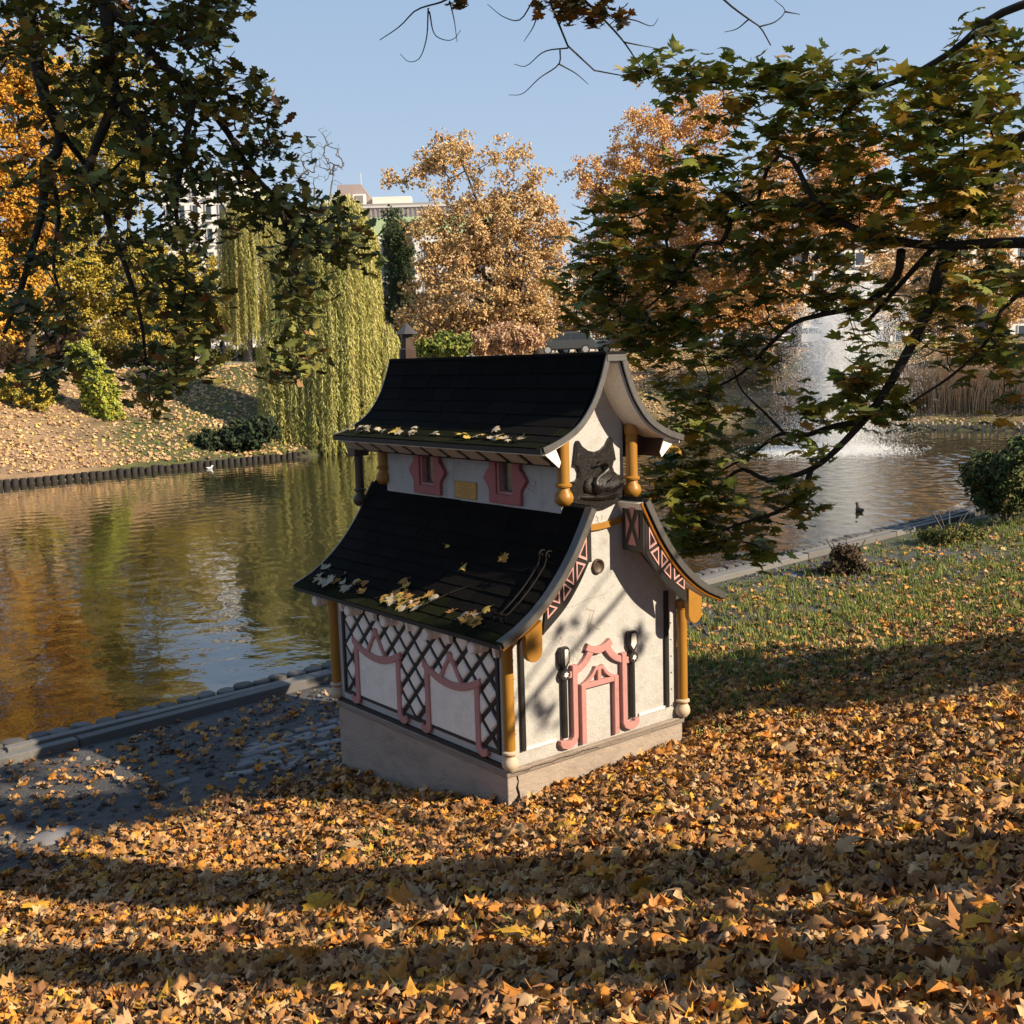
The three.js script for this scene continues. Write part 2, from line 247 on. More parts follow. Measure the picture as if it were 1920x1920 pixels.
// grow twigs from limbs to tips; returns geometries and the twig paths
function grow(limbs, tips, r, { tipR = 0.004, sag = 0.0, step = 0.5, pw = 0.42, bend = 0.16, seg = 5, minLimb = 0 } = {}) {
  const P = [], par = [], load = [], fixed = [];
  for (const L of limbs) {
    const c = new THREE.CatmullRomCurve3(L.pts), n = Math.max(4 * (L.pts.length - 1), Math.ceil(c.getLength() / Math.max(0.15, step * 0.6))), s = c.getSpacedPoints(n);
    L.path = s; L.rad = s.map((_, i) => lerp(L.r0, L.r1, Math.pow(i / n, 0.8)));
    s.forEach((p, i) => { if (i / n < minLimb) return; P.push(p); par.push(-1); load.push(0); fixed.push(L.rad[i]); });
  }
  const nl = P.length, first = tips.map((t) => { let d = 1e9; for (let i = 0; i < nl; i++) d = Math.min(d, t.distanceToSquared(P[i])); return d; });
  const order = tips.map((_, i) => i).sort((a, b) => first[a] - first[b]), paths = [];
  for (const k of order) {
    const T = tips[k]; let best = 0, bd = 1e9;
    for (let i = 0; i < P.length; i++) { const d = T.distanceToSquared(P[i]); if (d < bd) { bd = d; best = i; } }
    const A = P[best], d = Math.sqrt(bd), m = Math.max(2, Math.ceil(d / step)), j = V(gauss(r), gauss(r), gauss(r)).multiplyScalar(d * bend), path = [best]; let prev = best;
    for (let i = 1; i <= m; i++) { const t = i / m, p = A.clone().lerp(T, t).addScaledVector(j, Math.sin(Math.PI * t)); p.y += sag * d * Math.sin(Math.PI * t); p.x += gauss(r) * 0.03 * step; p.z += gauss(r) * 0.03 * step; P.push(p); par.push(prev); load.push(0); fixed.push(0); prev = P.length - 1; path.push(prev); }
    for (let i = prev; i >= nl; i = par[i]) load[i]++;
    paths.push({ path, tip: k });
  }
  const rad = (i) => fixed[i] || tipR * Math.pow(Math.max(1, load[i]), pw);
  const twigs = paths.map(({ path }) => tube(path.map((i) => P[i]), path.map((i, n) => n === 0 ? rad(path[1]) * 1.15 : rad(i)), seg, false));
  const limbGeo = limbs.map((L) => tube(L.path, L.rad, L.r0 > 0.08 ? 12 : 8));
  return { twigs, limbGeo, paths: paths.map(({ path, tip }) => ({ tip, pts: path.map((i) => P[i]) })) };
}
// tips inside blobs given in picture units with a distance: [px, py, rx, ry, depth, count, (thickness)]
function blobTips(blobs, r, shell = 0.0) {
  const o = [];
  for (const [px, py, rx, ry, dep, n, th] of blobs) for (let i = 0; i < n; i++) {
    let a, b, c, d; do { a = r() * 2 - 1; b = r() * 2 - 1; c = r() * 2 - 1; d = a * a + b * b + c * c; } while (d > 1 || d < shell);
    const k = th || (rx + ry) / 2 / FOC * dep; const p = at(px + a * rx, py + b * ry, dep + c * k); o.push(p);
  }
  return o;
}
// ---------------------------------------------------------------- the swan house
const plasterMap = (() => {
  const c = document.createElement('canvas'); c.width = 1024; c.height = 2048; const x = c.getContext('2d'), r = RNG(77);
  const X = (u) => (u + 1.05) / 2.1 * 1024, Y = (v) => 2048 - (v + 0.05) / 3.4 * 2048;
  x.fillStyle = '#e6dfd6'; x.fillRect(0, 0, 1024, 2048);
  for (let i = 0; i < 5200; i++) { const a = r() * 0.05; x.fillStyle = r() < 0.5 ? `rgba(120,100,80,${a})` : `rgba(255,252,246,${a})`; const s = 3 + r() * 26; x.beginPath(); x.ellipse(r() * 1024, r() * 2048, s, s * (0.5 + r()), r() * 3, 0, 7); x.fill(); }
  // grime specks splashed up from the ground on the lower wall
  for (let i = 0; i < 26000; i++) { const v = Math.pow(r(), 2.2) * 0.75; x.fillStyle = `rgba(${90 + r() * 50},${72 + r() * 40},${50 + r() * 40},${0.12 + r() * 0.22})`; const s = 0.6 + r() * 1.7; x.fillRect(r() * 1024, Y(v), s, s); }
  // rain streaks
  for (let i = 0; i < 150; i++) { const u = r() * 2 - 1, v = 0.2 + r() * 2.4; x.strokeStyle = `rgba(95,82,68,${0.03 + r() * 0.07})`; x.lineWidth = 1 + r() * 3; x.beginPath(); x.moveTo(X(u), Y(v)); x.lineTo(X(u + (r() - 0.5) * 0.02), Y(v - 0.1 - r() * 0.4)); x.stroke(); }
  const crack = (pts, w, col) => { x.strokeStyle = col; x.lineWidth = w; x.beginPath(); pts.forEach(([u, v], i) => { for (let k = 0; k < 5; k++) { const p = i ? pts[i - 1] : pts[0], t = (k + 1) / 5; const q = [lerp(p[0], u, t) + (r() - 0.5) * 0.012, lerp(p[1], v, t) + (r() - 0.5) * 0.012]; i || k ? x.lineTo(X(q[0]), Y(q[1])) : x.moveTo(X(q[0]), Y(q[1])); } }); x.stroke(); };
  crack([[-0.42, 1.20], [-0.25, 1.20], [-0.05, 1.235], [0.13, 1.25]], 1.6, 'rgba(110,90,70,.55)'); crack([[-0.72, 0.72], [-0.6, 0.83], [-0.5, 0.95]], 1.5, 'rgba(110,90,70,.5)');
  crack([[-0.10, 1.15], [-0.02, 1.12], [-0.06, 1.02], [0.0, 0.97], [0.05, 0.955]], 4, 'rgba(120,85,45,.4)'); crack([[-0.07, 1.10], [-0.09, 1.03], [-0.03, 0.96]], 3, 'rgba(120,85,45,.3)');
  crack([[0.35, 1.7], [0.55, 1.35], [0.8, 1.3]], 1.3, 'rgba(120,90,60,.45)'); crack([[-0.39, 0.97], [-0.37, 0.93], [-0.385, 0.90], [-0.41, 0.93], [-0.39, 0.97]], 2, 'rgba(130,100,60,.6)');
  crack([[0.03, 1.905], [0.05, 1.89], [0.035, 1.875], [0.06, 1.86]], 3, 'rgba(90,60,40,.5)'); crack([[0.09, 1.905], [0.085, 1.87]], 3, 'rgba(90,60,40,.5)');
  for (let i = 0; i < 60; i++) { const u = -0.33 + r() * 0.18, v = 0.74 + r() * 0.13; x.strokeStyle = 'rgba(110,95,75,.35)'; x.lineWidth = 1.5; x.beginPath(); x.moveTo(X(u), Y(v)); x.lineTo(X(u + 0.02 * r()), Y(v - 0.05 * r())); x.stroke(); }
  const t = new THREE.CanvasTexture(c); t.colorSpace = THREE.SRGBColorSpace; t.wrapS = t.wrapT = THREE.MirroredRepeatWrapping; t.repeat.set(1 / 2.1, 1 / 3.4); t.offset.set(0.5, 0.05 / 3.4); return t;
})();
const M = {
  plaster: mat(lin(0.545, 0.565, 0.60), { map: plasterMap, roughness: 0.9, bumpMap: grain(512, 64, 16, 0, 1, 201, 1.2), bumpScale: 0.006 }),
  white: mat(lin(0.83, 0.77, 0.70), { roughness: 0.75, map: grain(256, 32, 6, 0.75, 1.15, 205, 2), bumpMap: grain(256, 48, 12, 0, 1, 206, 3), bumpScale: 0.003 }),
  cream: mat(lin(0.52, 0.41, 0.30), { roughness: 0.7, map: grain(256, 24, 4, 0.75, 1.2, 207, 2) }),
  concrete: mat(lin(0.33, 0.265, 0.22), { roughness: 0.95, map: grain(512, 20, 5, 0.55, 1.35, 208, 0.9), bumpMap: grain(512, 64, 10, 0, 1, 209, 1), bumpScale: 0.012 }),
  pink: mat(lin(0.43, 0.205, 0.19), { roughness: 0.62, map: grain(256, 16, 4, 0.78, 1.18, 210, 3) }),
  pinkPale: mat(lin(0.55, 0.29, 0.265), { roughness: 0.55 }),
  rose: mat(lin(0.36, 0.10, 0.10), { roughness: 0.6, map: grain(256, 16, 4, 0.75, 1.2, 210, 3) }),
  yellow: mat(lin(0.335, 0.155, 0.02), { roughness: 0.45, map: grain(256, 12, 3, 0.82, 1.12, 211, 2) }),
  gold: mat(lin(0.42, 0.17, 0.02), { roughness: 0.32 }),
  black: mat(lin(0.016, 0.014, 0.014), { roughness: 0.46, bumpMap: grain(256, 40, 8, 0, 1, 212, 2), bumpScale: 0.002 }),
  blackMatt: mat(lin(0.016, 0.014, 0.013), { roughness: 0.6 }),
  shield: mat(lin(0.010, 0.0075, 0.0065), { roughness: 0.27, bumpMap: grain(256, 40, 8, 0, 1, 213, 6), bumpScale: 0.004 }),
  zinc: mat(lin(0.22, 0.21, 0.205), { roughness: 0.4, metalness: 0.75, map: grain(256, 16, 4, 0.6, 1.2, 214, 2) }),
  felt: new THREE.MeshPhysicalMaterial({ color: lin(0.012, 0.011, 0.011), roughness: 0.9, specularIntensity: 0.25 }),
  brown: mat(lin(0.06, 0.035, 0.024), { roughness: 0.5 }),
  iron: mat(lin(0.03, 0.025, 0.022), { roughness: 0.5, metalness: 0.5 }),
  dark: mat(lin(0.008, 0.007, 0.006), { roughness: 0.9 }),
  brass: mat(lin(0.34, 0.21, 0.06), { roughness: 0.4, metalness: 0.5 }),
  glass: new THREE.MeshPhysicalMaterial({ color: 0xffffff, transmission: 1, thickness: 0, roughness: 0.05, ior: 1.5 }),
};
const house = thing('swan_house', 'white and pink little house with two black curved roofs on the pond bank', 'bird house', V(0.687, 0.95, -9.165), 0.672);
const HL = 2.62;   // length of the plinth
const toLeft = (g, x) => { g.rotateY(-Math.PI / 2); g.translate(x, 0, 0); return g; };   // drawn as (z, y), raised towards -x
const LOW = [[0.30, 2.035], [0.39, 1.875], [0.50, 1.70], [0.65, 1.512], [0.816, 1.352], [1.03, 1.205], [1.235, 1.112]];
const UPP = [[0.085, 3.215], [0.14, 3.06], [0.235, 2.865], [0.385, 2.69], [0.57, 2.585], [0.765, 2.522]];
const curve2 = (P, n) => new THREE.CatmullRomCurve3(P.map(([x, y]) => V(x, y, 0))).getSpacedPoints(n).map((p) => [p.x, p.y]);
const LOWC = curve2(LOW, 22), UPPC = curve2(UPP, 20);
function offset(C, d) { return C.map((p, i) => { const a = C[Math.max(0, i - 1)], b = C[Math.min(C.length - 1, i + 1)], l = Math.hypot(b[0] - a[0], b[1] - a[1]); return [p[0] - (b[1] - a[1]) / l * d, p[1] + (b[0] - a[0]) / l * d]; }); }
const band = (C, d0, d1) => shapeOf([...offset(C, d0), ...offset(C, d1).reverse()]);
const mirror = (pts) => pts.map(([x, y]) => [-x, y]);
{ // plinth, a little uneven at the foot
  const g = new RoundedBoxGeometry(2.0, 1.25, HL, 3, 0.014); g.translate(0, -0.625, -HL / 2); part('plinth', g, M.concrete, house);
  const lip = part('plinth_ledge', box(2.03, 0.055, HL + 0.03, 0, -0.0275, -HL / 2, 0.012), M.concrete, house);
  const c = []; for (let i = 0; i < 6; i++) c.push(V(-0.905 + [0, .012, -.004, .01, .022, .03][i], -0.06 - i * 0.045, 0.0015)); part('crack', tube(c, [0.008, 0.005, 0.01, 0.011, 0.006, 0.003], 5), M.dark, house);
  const c2 = []; for (let i = 0; i < 12; i++) c2.push(V(-0.98 + i * 0.085, -0.016 - 0.006 * (i % 3), 0.016)); part('crack', tube(c2, 0.0035, 4), M.brown, house);
}
{ // walls with two window openings
  const side = offset(LOWC, -0.075).filter(([x, y]) => x < 0.955 && x > 0.33), up = offset(UPPC, -0.05).filter(([x, y]) => x < 0.35 && y < 3.13);
  const half = [[0.965, 0], [0.965, 1.13], ...side.reverse(), [0.355, 1.93], [0.34, 2.35], [0.34, 2.62], ...up.reverse().filter(([, y]) => y > 2.66)];
  const prof = [...half, ...mirror(half).reverse()];
  const ev = new Evaluator(); ev.attributes = ['position', 'normal', 'uv'];
  let b = new Brush(extr(shapeOf(prof), HL - 0.05, -HL + 0.02)); b.updateMatrixWorld();
  for (const z of [-1.877, -0.72]) { const c = new Brush(box(0.5, 0.36, 0.23, -0.4, 2.255, z)); c.updateMatrixWorld(); b = ev.evaluate(b, c, SUBTRACTION); }
  part('wall', b.geometry, M.plaster, house);
}
// windows
for (const zc of [-1.877, -0.72]) {
  const o = [[-0.215, 1.995], [0.215, 1.995], [0.215, 2.105], [0.225, 2.125], [0.29, 2.205], [0.235, 2.275], [0.205, 2.30], [0.205, 2.40], [-0.205, 2.40], [-0.205, 2.30], [-0.235, 2.275], [-0.29, 2.205], [-0.225, 2.125], [-0.215, 2.105]].map(([z, y]) => [z + zc, y]);
  const s = shapeOf(o), h = new THREE.Path(); [[-0.115, 2.075], [0.115, 2.075], [0.115, 2.385], [-0.115, 2.385]].forEach(([z, y], i) => i ? h.lineTo(z + zc, y) : h.moveTo(z + zc, y)); h.closePath(); s.holes.push(h);
  const w = part('window', toLeft(extr(s, 0.045, 0, 0.004), -0.34), M.rose, house);
  const s2 = shapeOf([[-0.1145, 2.0755], [0.1145, 2.0755], [0.1145, 2.3845], [-0.1145, 2.3845]].map(([z, y]) => [z + zc, y])), h2 = new THREE.Path(); [[-0.09, 2.098], [0.09, 2.098], [0.09, 2.38], [-0.09, 2.38]].forEach(([z, y], i) => i ? h2.lineTo(z + zc, y) : h2.moveTo(z + zc, y)); h2.closePath(); s2.holes.push(h2);
  part('inner_frame', toLeft(extr(s2, 0.06), -0.305), M.pink, w);
  part('pane', box(0.004, 0.29, 0.185, -0.315, 2.24, zc), M.glass, w);
  part('back_board', box(0.01, 0.33, 0.225, -0.16, 2.24, zc), M.dark, w);
  part('curtain', box(0.012, 0.29, 0.06, -0.2, 2.24, zc - 0.082), mat(lin(0.06, 0.055, 0.05)), w);
}
{ // brass plaque with engraved lines too fine to read
  const c = document.createElement('canvas'); c.width = 128; c.height = 112; const x = c.getContext('2d'), r = RNG(5); x.fillStyle = '#b08b45'; x.fillRect(0, 0, 128, 112);
  for (let i = 0; i < 500; i++) { x.fillStyle = `rgba(60,40,10,${r() * 0.12})`; x.fillRect(r() * 128, r() * 112, 4, 3); }
  x.fillStyle = '#4a3410'; [[20, 84], [44, 40], [18, 94], [34, 60], [14, 100], [30, 66], [46, 36]].forEach(([a, w], i) => { for (let k = 0; k < w; k += 3 + r() * 5) x.fillRect(a + k, 14 + i * 13, 2 + r() * 3, 4); });
  x.strokeStyle = '#4a3410'; x.strokeRect(3, 3, 122, 106);
  const t = new THREE.CanvasTexture(c); t.colorSpace = THREE.SRGBColorSpace;
  const p = part('plaque', box(0.33, 0.155, 0.012, 0, 0, 0, 0.004), M.brass, house); p.rotation.y = -Math.PI / 2; p.position.set(-0.352, 2.068, -1.305);
  const f = part('plaque_engraving', new THREE.PlaneGeometry(0.315, 0.142), mat(0xffffff, { map: t, roughness: 0.45, metalness: 0.35 }), p); f.position.z = 0.0075;
  for (const [a, b] of [[-0.15, 0.063], [0.15, 0.063], [-0.15, -0.063], [0.15, -0.063]]) { const s = part('screw', new THREE.SphereGeometry(0.005, 6, 4), M.iron, p); s.position.set(a, b, 0.008); }
}
// ---- roofs
const shingleMats = [lin(0.0072, 0.0062, 0.006), lin(0.0092, 0.0078, 0.0074), lin(0.0058, 0.005, 0.005)].map((c, i) => new THREE.MeshPhysicalMaterial({ color: c, roughness: 0.95, specularIntensity: 0.22, map: grain(256, 40, 6, 0.5, 1.5, 220 + i, 3), bumpMap: grain(256, 60, 12, 0, 1, 224, 3), bumpScale: 0.004 }));
const mossMats = [lin(0.010, 0.013, 0.004), lin(0.016, 0.019, 0.006)].map((c, i) => new THREE.MeshPhysicalMaterial({ color: c, roughness: 1, specularIntensity: 0.2, map: grain(256, 30, 8, 0.3, 1.7, 230 + i, 4), bumpMap: grain(256, 60, 12, 0, 1, 234, 4), bumpScale: 0.01 }));
const shGeos = [0.315, 0.29, 0.335].map((w) => { const g = new THREE.BoxGeometry(0.165, 0.011, w, 2, 1, 1); const p = g.attributes.position; for (let i = 0; i < p.count; i++) if (p.getX(i) > 0.07) p.setX(i, p.getX(i) + (hash2(i, 3) - 0.5) * 0.012); return g; });
function roofSide(name, C, z0, z1, sgn, seed, mossFrom, lab) {
  const pts = sgn < 0 ? mirror(C) : C, off = (d) => sgn < 0 ? mirror(offset(C, d)) : offset(C, d);
  const roof = part(name, extr(shapeOf([...pts, ...off(-0.022).reverse()]), z1 - z0 - 0.02, z0 + 0.01), M.felt, house); roof.userData.label = lab;
  part('soffit', extr(shapeOf([...off(-0.024), ...off(-0.05).reverse()]), z1 - z0 - 0.05, z0 + 0.025), M.white, roof);
  const E = C[C.length - 1]; part('eave_fascia', box(0.02, 0.046, z1 - z0 - 0.004, sgn * (E[0] + 0.008), E[1] - 0.013, (z0 + z1) / 2), M.blackMatt, roof);
  const r = RNG(seed), L = [0]; for (let i = 1; i < C.length; i++) L.push(L[i - 1] + Math.hypot(C[i][0] - C[i - 1][0], C[i][1] - C[i - 1][1]));
  const total = L[L.length - 1], rows = Math.round(total / 0.122), xs = C.map((p) => p[0]), ys = C.map((p) => p[1]);
  const right = [];
  for (let k = 0; k < rows; k++) {
    const d = total * (k + 0.5) / rows, x = interp(d, L, xs), y = interp(d, L, ys), x2 = interp(d + 0.02, L, xs), y2 = interp(d + 0.02, L, ys), a = Math.atan2(y2 - y, x2 - x);
    let z = z0 + 0.03 - (k % 2 ? 0.16 : 0.02) - r() * 0.06;
    while (z < z1 - 0.06) {
      const gi = Math.floor(r() * 3), w = [0.315, 0.29, 0.335][gi]; const zc = Math.min(z + w / 2, z1 - w / 2 - 0.035), zz = Math.max(zc, z0 + w / 2 + 0.035);
      const moss = d / total > mossFrom + r() * 0.25;
      const m = new THREE.Mesh(shGeos[gi], moss ? mossMats[Math.floor(r() * 2)] : shingleMats[Math.floor(r() * 3)]); m.name = 'shingle'; shadow(m);
      const lift = 0.009 + r() * 0.003; m.position.set(sgn * (x - Math.sin(a) * lift), y + Math.cos(a) * lift, zz); const b = a + 0.05 + r() * 0.02; m.rotation.z = sgn > 0 ? b : Math.PI - b;
      if (sgn < 0) roof.add(m); else { m.updateMatrix(); right.push(m.geometry.clone().applyMatrix4(m.matrix)); }
      z += w + 0.004;
    }
  }
  if (right.length) { const s = part('shingle_rows', merge(right), shingleMats[0], roof); s.userData.kind = 'stuff'; }
  return roof;
}
const LZ0 = -HL - 0.31, LZ1 = 0.285, UZ0 = -HL - 0.23, UZ1 = 0.25;
roofSide('lower_roof', LOWC, LZ0, LZ1, -1, 301, 0.72, 'black shingled lower roof slope facing the water side, with moss at the eave');
roofSide('lower_roof', LOWC, LZ0, LZ1, 1, 302, 0.8, 'lower roof slope on the far side');
roofSide('upper_roof', UPPC, UZ0, UZ1, -1, 303, 0.62, 'black shingled upper roof slope with moss and leaves at the eave');
roofSide('upper_roof', UPPC, UZ0, UZ1, 1, 304, 0.8, 'upper roof slope on the far side');
{
  const rc = part('ridge_cap', box(0.215, 0.03, UZ1 - UZ0 + 0.02, 0, 3.228, (UZ0 + UZ1) / 2, 0.008), M.felt, house);
  part('ridge_end', box(0.2, 0.05, 0.02, 0, 3.195, UZ1 + 0.012), M.zinc, rc);
  part('ridge_board', box(0.165, 0.06, UZ1 - UZ0 - 0.06, 0, 3.18, (UZ0 + UZ1) / 2), M.white, rc);
}
// rake trims, gold beading, barge boards, drop boards
for (const sg of [-1, 1]) {
  const mir = (s) => sg < 0 ? mirror(s) : s;
  const rake = (C, z) => part('rake_trim', extr(shapeOf(mir([...offset(C, 0.018), ...offset(C, -0.03).reverse()])), 0.014, z), M.zinc, house);
  rake(LOWC, LZ1 + 0.002); rake(UPPC, UZ1 + 0.002); rake(LOWC, LZ0 - 0.016); rake(UPPC, UZ0 - 0.016);
  part('rake_cover', extr(shapeOf(mir([...offset(LOWC, 0.024), ...offset(LOWC, 0.019).reverse()])), 0.075, LZ1 - 0.06), M.zinc, house);
  const bead = offset(LOWC, -0.046).map(([x, y]) => V(sg * x, y, 0.262)); part('gold_bead', tube(bead, 0.015, 8), M.gold, house);
  const top = offset(LOWC, -0.062).filter(([x]) => x > 0.315 && x < 0.80), low = curve2([[0.312, 1.615], [0.42, 1.455], [0.57, 1.285], [0.808, 1.106]], 14);
  const bb = part('barge_board', extr(shapeOf(mir([[0.312, 1.94], ...top, ...low.reverse()])), 0.028, 0.222), M.black, house);
  const T = [[[0.346, 1.815], [0.437, 1.665], [0.345, 1.625]], [[0.36, 1.60], [0.458, 1.635], [0.458, 1.475]], [[0.49, 1.605], [0.575, 1.505], [0.487, 1.45]], [[0.51, 1.425], [0.60, 1.49], [0.598, 1.34]], [[0.635, 1.465], [0.76, 1.375], [0.635, 1.325]], [[0.66, 1.30], [0.765, 1.345], [0.765, 1.225]]];
  for (const t of T) {
    const c = t.reduce((a, p) => [a[0] + p[0] / 3, a[1] + p[1] / 3], [0, 0]), s = shapeOf(mir(t.map((p) => p))), inner = t.map(([x, y]) => [lerp(x, c[0], 0.34), lerp(y, c[1], 0.34)]);
    const h = new THREE.Path(); mir(inner).forEach((p, i) => i ? h.lineTo(...p) : h.moveTo(...p)); h.closePath(); s.holes.push(h);
    part('triangle_trim', extr(s, 0.008, 0.2502), M.pinkPale, bb);
  }
  const d = new THREE.Shape(), c = sg * 0.90, w = 0.082; d.moveTo(c - w, 1.0); d.absarc(c, 0.995, w, Math.PI, 2 * Math.PI, false); if (sg > 0) { d.lineTo(c + w, 1.13); d.lineTo(c - w, 1.225); } else { d.lineTo(c + w, 1.225); d.lineTo(c - w, 1.13); } d.closePath();
  part('drop_board', extr(d, 0.05, 0.205, 0.004), M.yellow, house);
  // box ending the roof beside the narrow wall, with the crossed panel on its inner face
  const cb = part('crossed_panel', box(0.03, 0.445, 0.24, sg * 0.302, 1.828, 0.127), M.black, house);
  const tri = [[[-0.048, 0.17], [0.048, 0.17], [0.0, 0.045]], [[-0.052, -0.17], [0.0, -0.05], [0.052, -0.17]], [[-0.074, 0.105], [-0.026, -0.003], [-0.074, -0.115]], [[0.074, 0.105], [0.074, -0.115], [0.026, -0.003]]];
  for (const t of tri) { const g = extr(shapeOf(t), 0.008, 0, 0.003); if (sg > 0) { g.rotateY(-Math.PI / 2); g.translate(sg * 0.2868, 1.825, 0.127); } else { g.rotateY(Math.PI / 2); g.translate(sg * 0.2868, 1.825, 0.127); } part('triangle_trim', g, M.pink, cb); }
}
// ---- upper eave boxes with battens and panels
for (const sg of [-1, 1]) {
  const A = [0.748, 2.497], B = [0.565, 2.372];
  const mi = sg < 0 ? mirror : (x) => x, em = sg < 0 ? M.blackMatt : M.brown;
  const bo = part('eave_box', merge([extr(shapeOf(mi([A, B, [0.36, 2.372], [0.36, 2.60], [0.55, 2.56]])), -0.03 - UZ0 - 0.04, UZ0 + 0.04), extr(shapeOf(mi([A, B, [0.545, 2.40], [0.60, 2.535]])), UZ1 - 0.06 + 0.03, -0.03)]), em, house);
  const N = 11, z0 = UZ0 + 0.04, z1 = UZ1 - 0.06, st = (z1 - z0) / N;
  for (let i = 0; i < N && sg < 0; i++) {
    const g = new THREE.BoxGeometry(0.012, Math.hypot(A[0] - B[0], A[1] - B[1]) - 0.085, st - 0.08); const p = part('eave_panel', g, M.cream, bo);
p.position.set(-(A[0] + B[0]) / 2 - 0.010, (A[1] + B[1]) / 2 - 0.002, z0 + st * (i + 0.5)); p.rotation.z = Math.atan2(A[0] - B[0], A[1] - B[1]);
  }
  part('eave_end', extr(shapeOf(mi([[A[0] - 0.02, A[1] + 0.002], [B[0] - 0.002, B[1] - 0.004], [0.543, 2.41], [0.60, 2.53]])), 0.01, UZ1 - 0.059), M.white, bo);
}
// ---- turned columns
const colProf = (h, r, bulb) => { const p = [[0.0, 0], [bulb * 0.55, 0.008], [bulb * 0.92, 0.04], [bulb, 0.07], [bulb * 0.9, 0.10], [r * 1.02, 0.125], [r * 0.95, 0.15], [r * 1.32, 0.16], [r * 1.35, 0.175], [r, 0.188], [r * 0.97, h * 0.55], [r, h - 0.09], [r * 1.18, h - 0.085], [r * 1.18, h - 0.02], [r * 1.0, h], [0, h]]; const g = new THREE.LatheGeometry(p.map(([a, b]) => new THREE.Vector2(a, b)), 20); return toCreasedNormals(g, 0.7); };
const colBase = toCreasedNormals(new THREE.LatheGeometry([[0, 0], [0.04, 0.006], [0.063, 0.035], [0.068, 0.062], [0.06, 0.095], [0.046, 0.115], [0.044, 0.135], [0.062, 0.143], [0.063, 0.158], [0.047, 0.17], [0, 0.17]].map(([a, b]) => new THREE.Vector2(a, b)), 20), 0.7), lowCol = toCreasedNormals(new THREE.LatheGeometry([[0, 0], [0.046, 0], [0.0455, 0.5], [0.046, 0.86], [0.053, 0.865], [0.053, 0.93], [0.046, 0.94], [0, 0.94]].map(([a, b]) => new THREE.Vector2(a, b)), 20), 0.7), upCol = colProf(0.62, 0.05, 0.078), backCol = colProf(0.6, 0.045, 0.075);
for (const [x, z] of [[-0.978, 0.012], [0.99, 0.012], [-0.99, -HL - 0.03], [0.99, -HL - 0.03]]) { const c = part('lower_column', lowCol, M.yellow, house); c.position.set(x, 0.128, z); const b = part('column_base', colBase, M.cream, c); b.position.y = -0.124; b.userData.label = 'weathered pale column foot'; }
for (const [x, z, y] of [[-0.372, 0.03, 2.035], [0.382, 0.03, 2.03], [-0.36, -HL - 0.02, 2.03], [0.372, -HL - 0.02, 2.03]]) { const c = part('upper_column', upCol, M.yellow, house); c.position.set(x, y, z); }
for (const sx of [-1, 1]) { const c = part('hanging_column', backCol, M.brown, house); c.position.set(sx * 0.42, 1.79, -HL - 0.40 + 0.02); const cp = part('column_head', box(0.17, 0.09, 0.14, sx * 0.42, 2.345, -HL - 0.38, 0.01), M.brown, house); const br = part('column_beam', box(0.06, 0.05, 0.5, sx * 0.42, 2.41, -HL - 0.2), M.brown, house); }
// ---- chimney
{
  const ch = part('chimney', (() => { const g = new THREE.LatheGeometry([[0.0, 0], [0.085, 0], [0.085, 0.09], [0.07, 0.11], [0.066, 0.15], [0.058, 0.19], [0.058, 0.26], [0, 0.26]].map(([a, b]) => new THREE.Vector2(a, b)), 8); return toCreasedNormals(g, 0.4); })(), M.brown, house); ch.position.set(0, 3.235, -HL - 0.06);
  const cap = part('chimney_cap', toCreasedNormals(new THREE.ConeGeometry(0.112, 0.115, 8), 0.3), mat(lin(0.10, 0.09, 0.085), { roughness: 0.45, metalness: 0.4 }), ch); cap.position.y = 0.30;
}
